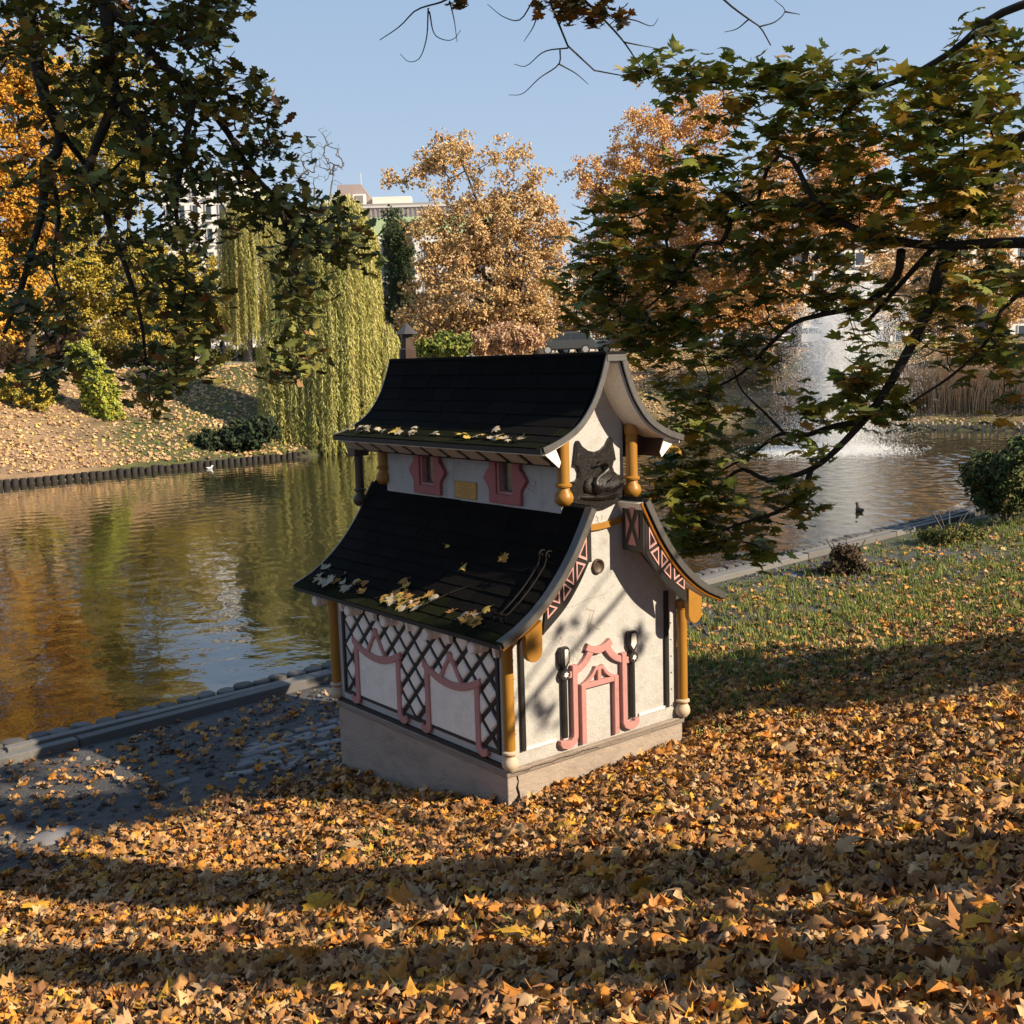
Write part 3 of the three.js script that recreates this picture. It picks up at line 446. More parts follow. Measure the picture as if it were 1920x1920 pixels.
// ---- long side facing the path: lattice, panels, pink pavilion frames
{
  const Z0 = -2.5, Z1 = -0.125, Y0 = 0.115, Y1 = 1.02, lat = new THREE.Group(); lat.name = 'lattice'; house.add(lat);
  const bar = (a, b, w, t, m, name = 'lattice_bar', x = -0.965) => { const L = Math.hypot(b[0] - a[0], b[1] - a[1]), g = new THREE.BoxGeometry(L, w, t); g.rotateZ(Math.atan2(b[1] - a[1], b[0] - a[0])); g.translate((a[0] + b[0]) / 2, (a[1] + b[1]) / 2, t / 2); return part(name, toLeft(g, x), m, lat); };
  const P = 0.237, H = 0.237;
  for (const s of [1, -1]) for (let k = -8; k < 22; k++) {
    const zc = Z0 + 0.03 + k * P, yA = Y0, yB = Y1; let a = [zc, yA], b = [zc + s * (yB - yA) * P / H, yB];
    const clipz = (p, q) => { let t; if (p[0] < Z0) { t = (Z0 - p[0]) / (q[0] - p[0]); return [Z0, lerp(p[1], q[1], t)]; } if (p[0] > Z1) { t = (Z1 - p[0]) / (q[0] - p[0]); return [Z1, lerp(p[1], q[1], t)]; } return p; };
    if ((a[0] < Z0 && b[0] < Z0) || (a[0] > Z1 && b[0] > Z1)) continue; const a2 = clipz(a, b), b2 = clipz(b, a); if (Math.hypot(a2[0] - b2[0], a2[1] - b2[1]) < 0.1) continue;
    bar(a2, b2, 0.03, s > 0 ? 0.012 : 0.014, M.blackMatt);
  }
  const dg = (() => { const s = shapeOf([[-0.087, 0], [0, -0.087], [0.087, 0], [0, 0.087]]); return extr(s, 0.026, 0, 0.012); })();
  for (let k = 0; k < 11; k++) for (let j = 1; j < 8; j++) {
    const z = Z0 + 0.03 + (k + (j % 2 ? 0 : 0.5)) * P, y = Y0 + H / 2 * j; if (z < Z0 + 0.1 || z > Z1 - 0.09 || y < Y0 + 0.08 || y > Y1 - 0.06) continue;
    if ([[-2.245, -1.535], [-1.085, -0.375]].some(([a, b]) => z > a && z < b && y < 0.56)) continue;
    const d = part('diamond', dg, M.white, lat); d.rotation.y = -Math.PI / 2; d.position.set(-0.965, y, z);
  }
  for (const z of [Z0, Z1]) bar([z, Y0 - 0.015], [z, Y1 + 0.03], 0.034, 0.018, M.black, 'border_strip');
  bar([Z0 - 0.017, Y0], [Z1 + 0.017, Y0], 0.03, 0.019, M.black, 'border_strip');
  bar([-HL - 0.02, 0.016], [-0.02, 0.016], 0.032, 0.03, M.blackMatt, 'border_strip');
  for (const [zl, zr] of [[-2.245, -1.535], [-1.085, -0.375]]) {
    const zc = (zl + zr) / 2, fr = new THREE.Group(); fr.name = 'pavilion_frame'; house.add(fr);
    const sag = (z) => 0.548 + 0.085 * Math.pow((z - zc) / 0.36, 2);
    const arc = []; for (let i = 0; i <= 14; i++) { const z = lerp(zl, zr, i / 14); arc.push([z, sag(z)]); }
    part('flat_panel', toLeft(extr(shapeOf([[zl, 0.132], [zr, 0.132], ...arc.slice().reverse()]), 0.021), -0.965), M.white, fr);
    part('flat_panel', toLeft(extr(shapeOf([[zc - 0.16, sag(zc - 0.16)], [zc + 0.16, sag(zc + 0.16)], [zc, 0.78]]), 0.0205), -0.965), M.white, fr);
    const put = (name, s, t = 0.036) => part(name, toLeft(extr(s, t, 0, 0.005), -0.968), M.pink, fr);
    for (const sg of [-1, 1]) { // posts with hooked feet
      const e = sg < 0 ? zl : zr, s = new THREE.Shape(), w = 0.033; const o = (a, b) => [e + sg * a, b];
      const pts = [o(-w, 0.62), o(w, 0.62), o(w, 0.125), o(w + 0.015, 0.105), o(w + 0.04, 0.10), o(w + 0.055, 0.118), o(w + 0.085, 0.11), o(w + 0.09, 0.075), o(w + 0.065, 0.045), o(w + 0.02, 0.035), o(-w * 0.3, 0.05), o(-w, 0.09)];
      put('post', shapeOf(sg < 0 ? pts.slice().reverse() : pts), 0.034);
    }
    const ext = []; for (let i = 0; i <= 20; i++) { const z = lerp(zl - 0.055, zr + 0.055, i / 20); ext.push([z, sag(z)]); }
    put('cross_beam', shapeOf([...ext.map(([z, y]) => [z, y - 0.033]), ...ext.slice().reverse().map(([z, y]) => [z, y + 0.033])]), 0.04);
    const leg = (sg) => { const f = [zc + sg * 0.165, sag(zc + sg * 0.165)], t = [zc, 0.80], w = 0.024; return shapeOf([[f[0] - w, f[1]], [f[0] + w, f[1]], [t[0] + w, t[1]], [t[0] - w, t[1]]]); };
    put('gable_leg', leg(-1), 0.037); put('gable_leg', leg(1), 0.0385); put('gable_tip', shapeOf([[zc - 0.036, 0.755], [zc + 0.036, 0.755], [zc + 0.028, 0.83], [zc + 0.012, 0.815], [zc, 0.835], [zc - 0.012, 0.815], [zc - 0.028, 0.83]]), 0.041);
  }
  // beam ends and brackets under the eave
  const be = (() => { const g = new THREE.LatheGeometry([[0, 0], [0.04, 0], [0.05, 0.012], [0.05, 0.05], [0.042, 0.055], [0.042, 0.065], [0.052, 0.07], [0.052, 0.2]].map(([a, b]) => new THREE.Vector2(a, b)), 16); g.rotateZ(-Math.PI / 2); return toCreasedNormals(g, 0.6); })();
  for (const z of [-2.76, -2.16, -1.55, -0.90, -0.26]) { const b = part('beam_end', be, M.white, house); b.position.set(-1.13, 0.968, z); }
  const bk = extr(shapeOf([[0, 0], [0, 0.14], [-0.13, 0.14], [-0.12, 0.115], [-0.05, 0.09], [-0.035, 0.0]]), 0.035);
  for (const z of [-2.46, -1.9, -1.34, -0.73, -0.11]) { const b = part('bracket', bk, M.white, house); b.position.set(-0.985, 0.905, z); }
}
// ---- gable front: strips, torches, arched door frames, band, shield with swan
{
  const F = -0.028, put = (name, s, t, m, z = F, bev = 0, par = house) => part(name, extr(s, t, z, bev), m, par);
  const R = (x0, y0, x1, y1) => shapeOf([[x0, y0], [x1, y0], [x1, y1], [x0, y1]]);
  for (const sg of [-1, 1]) {
    put('edge_strip', R(sg * 0.818 - 0.017, 0.125, sg * 0.818 + 0.017, 1.17), 0.03, M.black);
    put('ledge', sg < 0 ? R(-0.80, 0.115, -0.475, 0.14) : R(0.475, 0.115, 0.80, 0.14), 0.016, M.white, F, 0.003);
    for (let i = 0; i < 6; i++) { const s = part('screw', new THREE.SphereGeometry(0.006, 6, 4), M.iron, house); s.position.set(sg * 0.89, 0.12 + i * 0.15, F + 0.002); }
    const to = new THREE.Group(); to.name = 'torch'; house.add(to); const c = sg * 0.386;
    const q = [[-0.052, 0.765], [-0.02, 0.715], [-0.012, 0.66], [0.012, 0.66], [0.02, 0.715], [0.052, 0.765], [0.052, 0.868], [0.034, 0.89], [-0.034, 0.89], [-0.052, 0.868]].map(([x, y]) => [x + c, y]);
    put('torch_head', shapeOf(q), 0.045, M.black, F, 0.006, to); put('torch_stem', R(c - 0.019, 0.13, c + 0.019, 0.66), 0.043, M.black, F, 0.005, to);
    const rg = new THREE.CylinderGeometry(0.047, 0.05, 0.05, 24); rg.rotateX(Math.PI / 2); rg.translate(c, 0.664, F + 0.025); part('torch_ring', rg, M.black, to);
    put('worn_face', shapeOf([[c - (sg > 0 ? 0.028 : 0.004), 0.775], [c + 0.0, 0.735], [c + 0.034, 0.775], [c + 0.034, 0.862], [c + 0.02, 0.872], [c - (sg > 0 ? 0.02 : 0.004), 0.872]]), 0.002, M.white, F + 0.0452, 0, to).userData.label = 'torch face with the paint worn pale';
    const st = []; for (let i = 0; i < 12; i++) { const a = i / 12 * 6.2832 + 0.26, rr = i % 2 ? 0.014 : 0.028; st.push([c + Math.cos(a) * rr, 0.664 + Math.sin(a) * rr]); } put('star', shapeOf(st), 0.008, M.white, F + 0.049, 0, to);
  }
  const door = new THREE.Group(); door.name = 'door_surround'; house.add(door); const pk = (n, s, t = 0.042, z = F) => put(n, s, t, M.pink, z, 0.004, door);
  for (const sg of [-1, 1]) {
    const o = (a, b) => [sg * a, b], fl = (p) => sg < 0 ? p.slice().reverse() : p;
    pk('outer_post', shapeOf(fl([o(0.252, 0.72), o(0.307, 0.72), o(0.307, 0.15), o(0.312, 0.12), o(0.335, 0.10), o(0.385, 0.10), o(0.40, 0.115), o(0.45, 0.115), o(0.452, 0.085), o(0.43, 0.05), o(0.385, 0.035), o(0.33, 0.035), o(0.28, 0.06), o(0.255, 0.11)].reverse())), 0.044);
    pk('outer_stub', shapeOf([[sg * 0.305, 0.62], [sg * 0.345, 0.62], [sg * 0.345, 0.675], [sg * 0.305, 0.675]]), 0.036);
    const co = curve2([[0.115, 0.835], [0.15, 0.775], [0.20, 0.725], [0.253, 0.698]], 8), ci = curve2([[0.062, 0.785], [0.11, 0.725], [0.17, 0.675], [0.253, 0.637]], 8);
    pk('outer_arch', shapeOf(fl([...co, ...ci.reverse()].map(([x, y]) => o(x, y)))), 0.036);
    pk('inner_post', shapeOf(fl([o(0.160, 0.035), o(0.213, 0.035), o(0.213, 0.54), o(0.160, 0.54)])), 0.042);
    const ao = curve2([[0.045, 0.662], [0.08, 0.615], [0.14, 0.565], [0.214, 0.538]], 7), ai = curve2([[0.03, 0.635], [0.06, 0.59], [0.11, 0.548], [0.165, 0.528]], 7);
    pk('inner_arch', shapeOf(fl([...ao, ...ai.reverse()].map(([x, y]) => o(x, y)))), 0.036);
  }
  const t1 = curve2([[-0.125, 0.872], [-0.06, 0.838], [0, 0.828], [0.06, 0.838], [0.125, 0.872]], 12), t2 = curve2([[0.155, 0.82], [0.07, 0.782], [0, 0.768], [-0.07, 0.782], [-0.155, 0.82]], 12);
  pk('arch_crown', shapeOf([...t2.slice().reverse(), ...t1.slice().reverse()]), 0.040);
  pk('lintel', R(-0.205, 0.496, 0.205, 0.540), 0.038); pk('king_post', R(-0.021, 0.538, 0.021, 0.655), 0.034); pk('peak', shapeOf([[-0.05, 0.628], [0.05, 0.628], [0.046, 0.664], [0, 0.655], [-0.046, 0.664]]), 0.037);
  // round vent
  const oc = part('round_vent', (() => { const g = new THREE.LatheGeometry([[0.0, 0], [0.045, 0], [0.05, 0.02], [0.062, 0.02], [0.064, 0]].map(([a, b]) => new THREE.Vector2(a, b)), 24); g.rotateX(Math.PI / 2); return g; })(), M.brown, house); oc.position.set(0.026, 1.494, F + 0.001);
  const b1 = curve2([[-0.335, 1.865], [-0.15, 1.835], [0, 1.826], [0.15, 1.835], [0.345, 1.868]], 14); put('yellow_band', shapeOf([...b1.map(([x, y]) => [x, y - 0.024]), ...b1.slice().reverse().map(([x, y]) => [x, y + 0.024])]), 0.03, M.yellow);
  // shield
  const map = ([x, y]) => [(x - 528) * 0.000612, 2.558 - (y - (389 - 0.078 * (x - 528))) * 0.000453];
  const out = [[225, 440], [245, 445], [300, 540], [400, 620], [530, 648], [650, 605], [740, 520], [800, 400], [820, 382], [835, 395], [905, 790], [860, 830], [838, 920], [870, 1010], [930, 1065], [970, 1070], [1055, 1450], [900, 1590], [720, 1670], [500, 1700], [300, 1660], [65, 1590], [110, 1170], [190, 1150], [240, 1080], [250, 980], [215, 890], [160, 870], [215, 460]];
  const sh = put('shield', shapeOf(out.map(map).reverse()), 0.035, M.shield, F, 0.004);
  const z = F + 0.035, G = [], m3 = (x, y, d = 0) => { const [a, b] = map([x, y]); return V(a, b, z + d); };
  const ell = (x, y, rx, ry, d, rot = 0) => { const g = new THREE.SphereGeometry(1, 20, 12); g.scale(rx * 0.000612, ry * 0.000453, d); g.rotateZ(rot); const c = m3(x, y); g.translate(c.x, c.y, c.z); return g; };
  G.push(ell(640, 1270, 340, 215, 0.05, 0.05), ell(440, 1260, 150, 190, 0.055), ell(760, 1230, 215, 130, 0.085, 0.35), ell(900, 1215, 110, 70, 0.06, 0.5), ell(560, 1420, 330, 90, 0.035));
  G.push(tube([m3(520, 1330, 0.05), m3(440, 1270, 0.062), m3(425, 1190, 0.06), m3(480, 1105, 0.05), m3(600, 1030, 0.04), m3(690, 955, 0.035), m3(685, 870, 0.035), m3(620, 825, 0.035)], [0.04, 0.036, 0.03, 0.025, 0.021, 0.019, 0.019, 0.017], 10));
  G.push(ell(615, 835, 62, 50, 0.045), tube([m3(580, 850, 0.04), m3(510, 880, 0.035), m3(450, 892, 0.028)], [0.016, 0.011, 0.004], 8));
  const r = RNG(9); for (let i = 0; i < 46; i++) { const x = 620 + r() * 290, y = 1150 + r() * 210 - (x - 620) * 0.12; G.push(ell(x, y, 34, 13, 0.088 - Math.abs(y - 1230) * 0.00014, 0.45)); }
  for (const [y, a] of [[1470, 14], [1520, 18]]) { const w = []; for (let i = 0; i <= 14; i++) w.push(m3(300 + i * 42, y - 60 + Math.abs(i - 7) * -5 + 40 + (i % 2 ? a : -a) * 0.6, 0.012)); G.push(tube(w, 0.010, 6)); }
  part('swan_relief', merge(G), M.shield, sh);
}
// wrought-iron scrolls lying on the lower roof
for (const zz of [0.06, -0.02]) {
  const onRoof = (x) => V(-x, interp(x, LOWC.map((p) => p[0]), LOWC.map((p) => p[1])) + 0.045, zz), P = [];
  for (let i = 0; i <= 16; i++) { const a = i / 16 * 4.4 * Math.PI / 1.8, rr = 0.008 + 0.0022 * i; P.push(onRoof(0.56).add(V(Math.cos(a + 2.4) * rr, Math.sin(a + 2.4) * rr + 0.01, 0))); }
  for (let i = 1; i <= 8; i++) P.push(onRoof(0.56 + i * 0.055));
  const q = []; for (let i = 0; i <= 16; i++) { const a = -i / 16 * 7 + 2.2, rr = 0.048 - 0.0024 * i; q.push(onRoof(1.05).add(V(Math.cos(a) * rr, Math.sin(a) * rr, 0))); }
  part('iron_scroll', tube([...P, ...q], 0.0065, 5), M.iron, house);
}
// fallen leaves and a twig lying on the roofs
const litterPal = [[0.47, 0.245, 0.085, 3.4], [0.30, 0.14, 0.05, 2.2], [0.54, 0.215, 0.03, 1.4], [0.57, 0.30, 0.035, 0.8], [0.50, 0.315, 0.16, 1.8], [0.13, 0.06, 0.028, 1.0]];
const paleLeaf = [mat(lin(0.42, 0.36, 0.27), { side: THREE.DoubleSide, map: leafTex }), mat(lin(0.5, 0.27, 0.05), { side: THREE.DoubleSide, map: leafTex }), mat(lin(0.36, 0.17, 0.05), { side: THREE.DoubleSide, map: leafTex }), mat(lin(0.55, 0.38, 0.08), { side: THREE.DoubleSide, map: leafTex })];
house.updateMatrixWorld(true);
{
  const r = RNG(640), stem = mapleGeos.map(stemmed);
  const put = (C, x, z, kind, where, size = 0.12) => {
    const y = interp(x, C.map((p) => p[0]), C.map((p) => p[1])), y2 = interp(x + 0.03, C.map((p) => p[0]), C.map((p) => p[1])), a = Math.atan2(y2 - y, 0.03);
    const p = house.localToWorld(V(-x, y + 0.04, z));
    const m = solo('fallen_leaf', stem[Math.floor(r() * 4)], paleLeaf[kind], where, 'leaf', where.includes('upper') ? 'leaves on the upper roof' : 'leaves on the lower roof');
    m.position.copy(p); m.scale.setScalar(size * (0.75 + r() * 0.5)); const q = new THREE.Quaternion().setFromEuler(new THREE.Euler(0, 0.672, -a)); q.multiply(leafQ(r, 0.32)); m.quaternion.copy(q);
  };
  for (let i = 0; i < 34; i++) put(UPPC, 0.70 - Math.abs(gauss(r)) * 0.10, [-2.55, -2.4, -2.3, -1.75, -1.6, -1.0, -0.6, -0.45, -2.2, -1.3, -0.8, -0.3, -2.65, -2.0, -2.5, -0.15, -0.5][i % 17] + gauss(r) * 0.09, r() < 0.75 ? 0 : 3, 'maple leaf fallen on the mossy eave of the upper roof', 0.075);
  for (let i = 0; i < 68; i++) { const z = i < 20 ? -2.75 + r() * 0.7 : i < 44 ? -1.15 + gauss(r) * 0.34 : i < 58 ? -0.28 + gauss(r) * 0.16 : -2 + r() * 1.6; put(LOWC, clamp(1.17 - Math.abs(gauss(r)) * (i >= 58 ? 0.7 : 0.16), 0.6, 1.2), z, i < 20 ? (r() < 0.8 ? 0 : 1) : Math.floor(r() * 4), 'maple leaf fallen on the lower roof near the eave', 0.088); }
  const y = (x) => interp(x, LOWC.map((p) => p[0]), LOWC.map((p) => p[1])) + 0.04, tw = [[1.12, -0.95], [1.0, -0.86], [0.9, -0.74], [0.83, -0.62]].map(([x, z]) => house.localToWorld(V(-x, y(x), z)));
  solo('fallen_twig', merge([tube(tw, [0.006, 0.005, 0.004, 0.002], 5), tube([tw[1], tw[1].clone().lerp(tw[2], 0.6).add(V(0.05, 0.03, 0.02))], [0.004, 0.002], 4)]), barkDark, 'thin bare twig lying on the lower roof among the leaves', 'twig');
}
// ---------------------------------------------------------------- timber edge, stones, litter, grass on the near bank
const onShore = (t, s, y) => V(SHORE.x + TX * t + NX * s, y, SHORE.z + TZ * t + NZ * s);
const SHORE_TURN = Math.atan2(-TZ, TX);
{
  const r = RNG(800), woodMats = [lin(0.15, 0.14, 0.135), lin(0.19, 0.18, 0.172), lin(0.10, 0.092, 0.085)].map((c, i) => mat(c, { roughness: 0.85, map: grain(256, 20, 4, 0.5, 1.5, 240 + i, 2), bumpMap: grain(256, 40, 8, 0, 1, 243, 4), bumpScale: 0.008 }));
  const pg = [0, 1, 2].map((k) => { const g = new THREE.LatheGeometry([[0, 0], [0.095, 0], [0.112, -0.014], [0.114, -0.9], [0, -0.9]].map(([a, b]) => new THREE.Vector2(a, b)), 12); const p = g.attributes.position; for (let i = 0; i < p.count; i++) { const q = Math.atan2(p.getZ(i), p.getX(i)), f = 1 + 0.09 * Math.sin(q * 2 + k * 2) + 0.05 * Math.sin(q * 3 + k); p.setX(i, p.getX(i) * f); p.setZ(i, p.getZ(i) * f); } return toCreasedNormals(g, 0.7); });
  for (let t = -7.2; t < 20.6; t += 0.252) {
    const where = t < 0.4 ? 'left of the white house' : t < 7 ? 'behind the white house' : 'right of the white house';
    const m = solo('timber_pile', pg[Math.floor(r() * 3)], woodMats[r() < 0.7 ? 2 : 0], `short round timber pile in the row edging the water ${where}`, 'pile', `near bank piles ${where}`);
    const p = onShore(t + gauss(r) * 0.012, -0.15 + gauss(r) * 0.015, 0.275 + gauss(r) * 0.02); m.position.copy(p); m.rotation.set(gauss(r) * 0.05, r() * 6, gauss(r) * 0.05);
  }
  let t = -8.1, k = 0; while (t < 20) {
    const L = 3.2 + r() * 0.9;
    for (const [s, w, y] of [[0.055, 0.125, 0.272], [0.195, 0.14, 0.262]]) {
      const where = t + L < 0.9 ? 'left of the house' : t < 7 ? 'behind the house' : 'right of the house';
      const off = s > 0.1 ? 0.7 : 0, m = solo('edge_plank', new RoundedBoxGeometry(L - 0.02, s > 0.1 ? 0.13 : 0.07, w, 2, 0.012), woodMats[(k + (s > 0.1 ? 1 : 0)) % 2], `weathered grey timber plank along the water edge ${where}`, 'plank', `edge planks ${where}`);
      m.position.copy(onShore(t + off + L / 2, s, y - (s > 0.1 ? 0.065 : 0.035) + gauss(r) * 0.008)); m.rotation.set(gauss(r) * 0.02, SHORE_TURN + gauss(r) * 0.004, gauss(r) * 0.004);
    }
    t += L; k++;
  }
  // far bank piles
  const fp = new THREE.CylinderGeometry(0.13, 0.13, 1, 8), dkm = mat(lin(0.022, 0.018, 0.015));
  const A = V(-9.4, 0, -51.9), B = V(-22, 0, -39.0), n = 60;
  for (let i = 0; i < n; i++) { const p = A.clone().lerp(B, i / n); const m = solo('bank_pile', fp, dkm, 'dark timber pile in the row edging the far bank on the left', 'pile', 'far bank piles on the left'); m.position.set(p.x + gauss(r) * 0.02, -0.27 + gauss(r) * 0.035, p.z); }
  const fp2 = new THREE.CylinderGeometry(0.09, 0.09, 0.9, 7), lm = mat(lin(0.34, 0.27, 0.2));
  for (let i = 0; i < 24; i++) { const q = V(18.6, 0, -59.7).lerp(V(25.2, 0, -54.9), i / 23); const m = solo('bank_stake', fp2, lm, 'pale timber stake in the row edging the far bank on the right', 'stake', 'far bank stakes on the right'); m.position.set(q.x - 0.1, -0.05 + gauss(r) * 0.05, q.z + 0.25); }
}
{ // cobbles and flat stones by the plinth
  const r = RNG(820), cm = [lin(0.17, 0.165, 0.17), lin(0.13, 0.125, 0.13), lin(0.21, 0.2, 0.205)].map((c, i) => mat(c, { roughness: 0.8, map: grain(256, 24, 6, 0.6, 1.35, 250 + i, 2) }));
  const gs = [0, 1, 2].map((k) => { const g = new RoundedBoxGeometry(0.27, 0.1, 0.13, 2, 0.03); const p = g.attributes.position; for (let i = 0; i < p.count; i++) { p.setY(i, p.getY(i) + 0.012 * Math.sin(p.getX(i) * 30 + k)); p.setX(i, p.getX(i) * (1 + 0.12 * Math.sin(p.getZ(i) * 25 + k * 2))); } g.computeVertexNormals(); return g; });
  const lay = (p, i, yaw, lab, grp, sc = 1) => { const m = solo('paving_stone', gs[i % 3], cm[Math.floor(r() * 3)], lab, 'stone', grp); m.position.set(p.x, groundY(p.x, p.z) - 0.028 + gauss(r) * 0.008, p.z); m.rotation.set(gauss(r) * 0.05, yaw + gauss(r) * 0.06, gauss(r) * 0.05); m.scale.setScalar(sc); };
  const c0 = hit(565, 1400); const s0 = NX * c0.x + NZ * c0.z + 12.05, t0 = TX * (c0.x - SHORE.x) + TZ * (c0.z - SHORE.z);
  for (let a = -3; a <= 4; a++) for (let b = -3; b <= 4; b++) { const t = t0 + b * 0.285 + (a % 2 ? 0.13 : 0) + a * 0.02, s = s0 + a * 0.15; if (t < t0 - 0.75 + Math.abs(a) * 0.09 || r() < 0.06) continue; const p = onShore(t, s - 0.0, 0); if (p.distanceTo(V(-1.73, 0, -10.59)) < 0.1) continue; lay(p, a + b + 20, SHORE_TURN, 'grey paving cobble in the patch beside the plinth', 'cobbles beside the plinth'); }
  [[500, 1425, .9], [530, 1436, .9], [480, 1411, .5], [455, 1437, .2], [450, 1453, .3], [332, 1470, .1], [545, 1417, .6]].forEach(([x, y, w], i) => lay(hit(x, y), i, SHORE_TURN - 0.9 * w, ['squared grey stone lying loose on the mud near the cobbles', 'flat pale stone apart on the mud towards the left'][i === 5 ? 1 : 0], i === 5 ? undefined : 'loose squared stones on the mud', 1.05));
  [[270, 1352], [160, 1385], [95, 1400], [1480, 1078]].forEach(([x, y], i) => { const p = hit(x, y), m = solo('flat_stone', gs[i % 3], cm[1], ['slab of stone lying against the timber edge on the left', 'slab of stone against the timber edge, farther left', 'slab of stone against the timber edge near the picture edge', 'stone lying by the timber edge right of the house'][i], 'stone'); m.position.set(p.x, p.y - 0.01, p.z); m.scale.set(1.9, 0.8, 2); m.rotation.y = SHORE_TURN + 0.2 * i; });
  const p = hit(110, 1566), g = new THREE.SphereGeometry(1, 18, 10), q = g.attributes.position; for (let i = 0; i < q.count; i++) { const f = 1 + 0.16 * Math.sin(q.getX(i) * 5) * Math.cos(q.getZ(i) * 4 + 1); q.setX(i, q.getX(i) * f); q.setZ(i, q.getZ(i) * f); } g.computeVertexNormals();
  const m = solo('flat_boulder', g, cm[2], 'flat pale boulder sunk in the leaf litter at the left edge', 'stone'); m.position.set(p.x, p.y - 0.03, p.z); m.scale.set(0.24, 0.07, 0.19); m.rotation.y = 0.5;
}
const inHouse = (x, z, m = 0) => { const dx = x - 0.687, dz = z + 9.165, c = Math.cos(0.672), s = Math.sin(0.672), hx = c * dx - s * dz, hz = s * dx + c * dz; return Math.abs(hx) < 1.0 + m && hz < m && hz > -HL - m; };
{ // leaf litter
  const r = RNG(900), geos = mapleGeos.map(stemmed), lists = litterGeos.map(() => []);
  const slopeQ = new THREE.Quaternion();
  const nrm = (x, z) => { const e = 0.3, hx = groundY(x + e, z) - groundY(x - e, z), hz = groundY(x, z + e) - groundY(x, z - e); return V(-hx / (2 * e), 1, -hz / (2 * e)).normalize(); };
  const add = (x, z, size, tilt, pal) => {
    const L = land(x, z); if (L.wet || inHouse(x, z, 0.02)) return;
    slopeQ.setFromUnitVectors(V(0, 1, 0), nrm(x, z)); const q = slopeQ.clone().multiply(leafQ(r, tilt));
    lists[Math.floor(r() * 5)].push({ p: V(x, L.y + 0.008 + r() * 0.035, z), q, s: size * (0.45 + 0.95 * r() * (0.6 + 0.4 * r())), c: pick(r, pal, 0.3) });
  };
  let n = 0;
  for (let i = 0; i < 210000; i++) { // near slope
    const u = r(), d = 2.2 + 24 * Math.pow(r(), 1.15), a = (r() - 0.5) * 1.5, x = Math.sin(a) * d, z = -Math.cos(a) * d;
    const s = NX * x + NZ * z + 12.05; if (s < 0.3) continue;
    const cover = smooth(2.6, 4.6, s + (fbm(x * 0.8, z * 0.8, 3, 61) - 0.5) * 1.6);
    let dens = 0.10 + 0.9 * cover; if (x > 1.2 && z < -10.5) dens = Math.max(dens, 0.55 * smooth(0.5, 1.4, s)) * (0.45 + 0.55 * smooth(5.5, 7.5, s + 2 * (fbm(x * 0.6, z * 0.6, 2, 71) - 0.5))); dens *= smooth(0.22, 0.55, fbm(x * 1.1 + 4, z * 1.1, 3, 62) + 0.16);
    if (x > 2.2 && z < -9) dens *= 0.8; if (d > 11) dens *= 11 / d; if (inHouse(x, z, 0.12)) dens *= 0.4;
    if (r() > dens) continue; add(x, z, d > 7 ? 0.098 : 0.115, 0.5, litterPal); n++;
  }
  for (let i = 0; i < 6000; i++) { const x = -9 + r() * 24, z = -6 + r() * 10; if (NX * x + NZ * z + 12.05 < 3) continue; add(x, z, 0.135, 0.5, litterPal); }
  for (let i = 0; i < 52000; i++) { // far bank
    const t = -20 + r() * 75, o = 0.3 + r() * 15; let x, z; if (r() < 0.75) { const p = onShore(t, -32 - o, 0); x = p.x; z = p.z; } else { x = 8 + r() * 26; z = -54 - r() * 30; }
    const L = land(x, z); if (L.wet || L.w < 0.5) continue; if (r() > 0.5 + 0.5 * smooth(0.62, 0.42, fbm(x * 0.16 + 3, z * 0.16, 3, 33))) continue;
    add(x, z, 0.19, 0.55, [[0.52, 0.34, 0.19, 3], [0.55, 0.36, 0.12, 1.5], [0.38, 0.22, 0.12, 1]]);
  }
  const g = new THREE.Group(); g.name = 'leaf_litter'; g.userData = { kind: 'stuff', label: 'fallen maple leaves carpeting the banks', category: 'leaf litter' }; scene.add(g);
  lists.forEach((l, k) => scatter('litter_leaves', litterGeos[k], leafDry, l, g));
  // the larger bright leaves lying on top, one by one
  const big = [mat(lin(0.56, 0.30, 0.03), { side: THREE.DoubleSide, map: leafTex }), mat(lin(0.52, 0.2, 0.03), { side: THREE.DoubleSide, map: leafTex }), mat(lin(0.42, 0.27, 0.14), { side: THREE.DoubleSide, map: leafTex }), mat(lin(0.34, 0.15, 0.05), { side: THREE.DoubleSide, map: leafTex })];
  const spots = []; for (let i = 0; i < 190; i++) spots.push([60 + r() * 1860, 1400 + Math.pow(r(), 0.75) * 515]);
  [[605, 1722], [1500, 1835], [1440, 1810], [820, 1888], [610, 1735], [1130, 1880], [1750, 1830], [1830, 1780], [80, 1655], [340, 1695], [1810, 1870], [1010, 1770], [900, 1850], [1560, 1890], [1250, 1890], [465, 1890], [1330, 1860]].forEach((s) => spots.push(s));
  for (const [px, py] of spots) {
    const p = hit(px, py); if (!p || inHouse(p.x, p.z, 0.1) || NX * p.x + NZ * p.z + 12.05 < 3.4) continue;
    const y = Math.floor(r() * 4), m = solo('maple_leaf', geos[Math.floor(r() * 4)], big[y], ['bright yellow maple leaf lying on top of the litter', 'orange maple leaf lying on top of the litter', 'pale tan maple leaf lying on top of the litter', 'brown curled maple leaf lying on top of the litter'][y], 'leaf', ['yellow leaves on the litter', 'orange leaves on the litter', 'tan leaves on the litter', 'brown leaves on the litter'][y]);
    m.position.set(p.x, p.y + 0.05, p.z); m.scale.setScalar(0.13 + r() * 0.07); slopeQ.setFromUnitVectors(V(0, 1, 0), nrm(p.x, p.z)); m.quaternion.copy(slopeQ).multiply(leafQ(r, 0.55));
  }
}
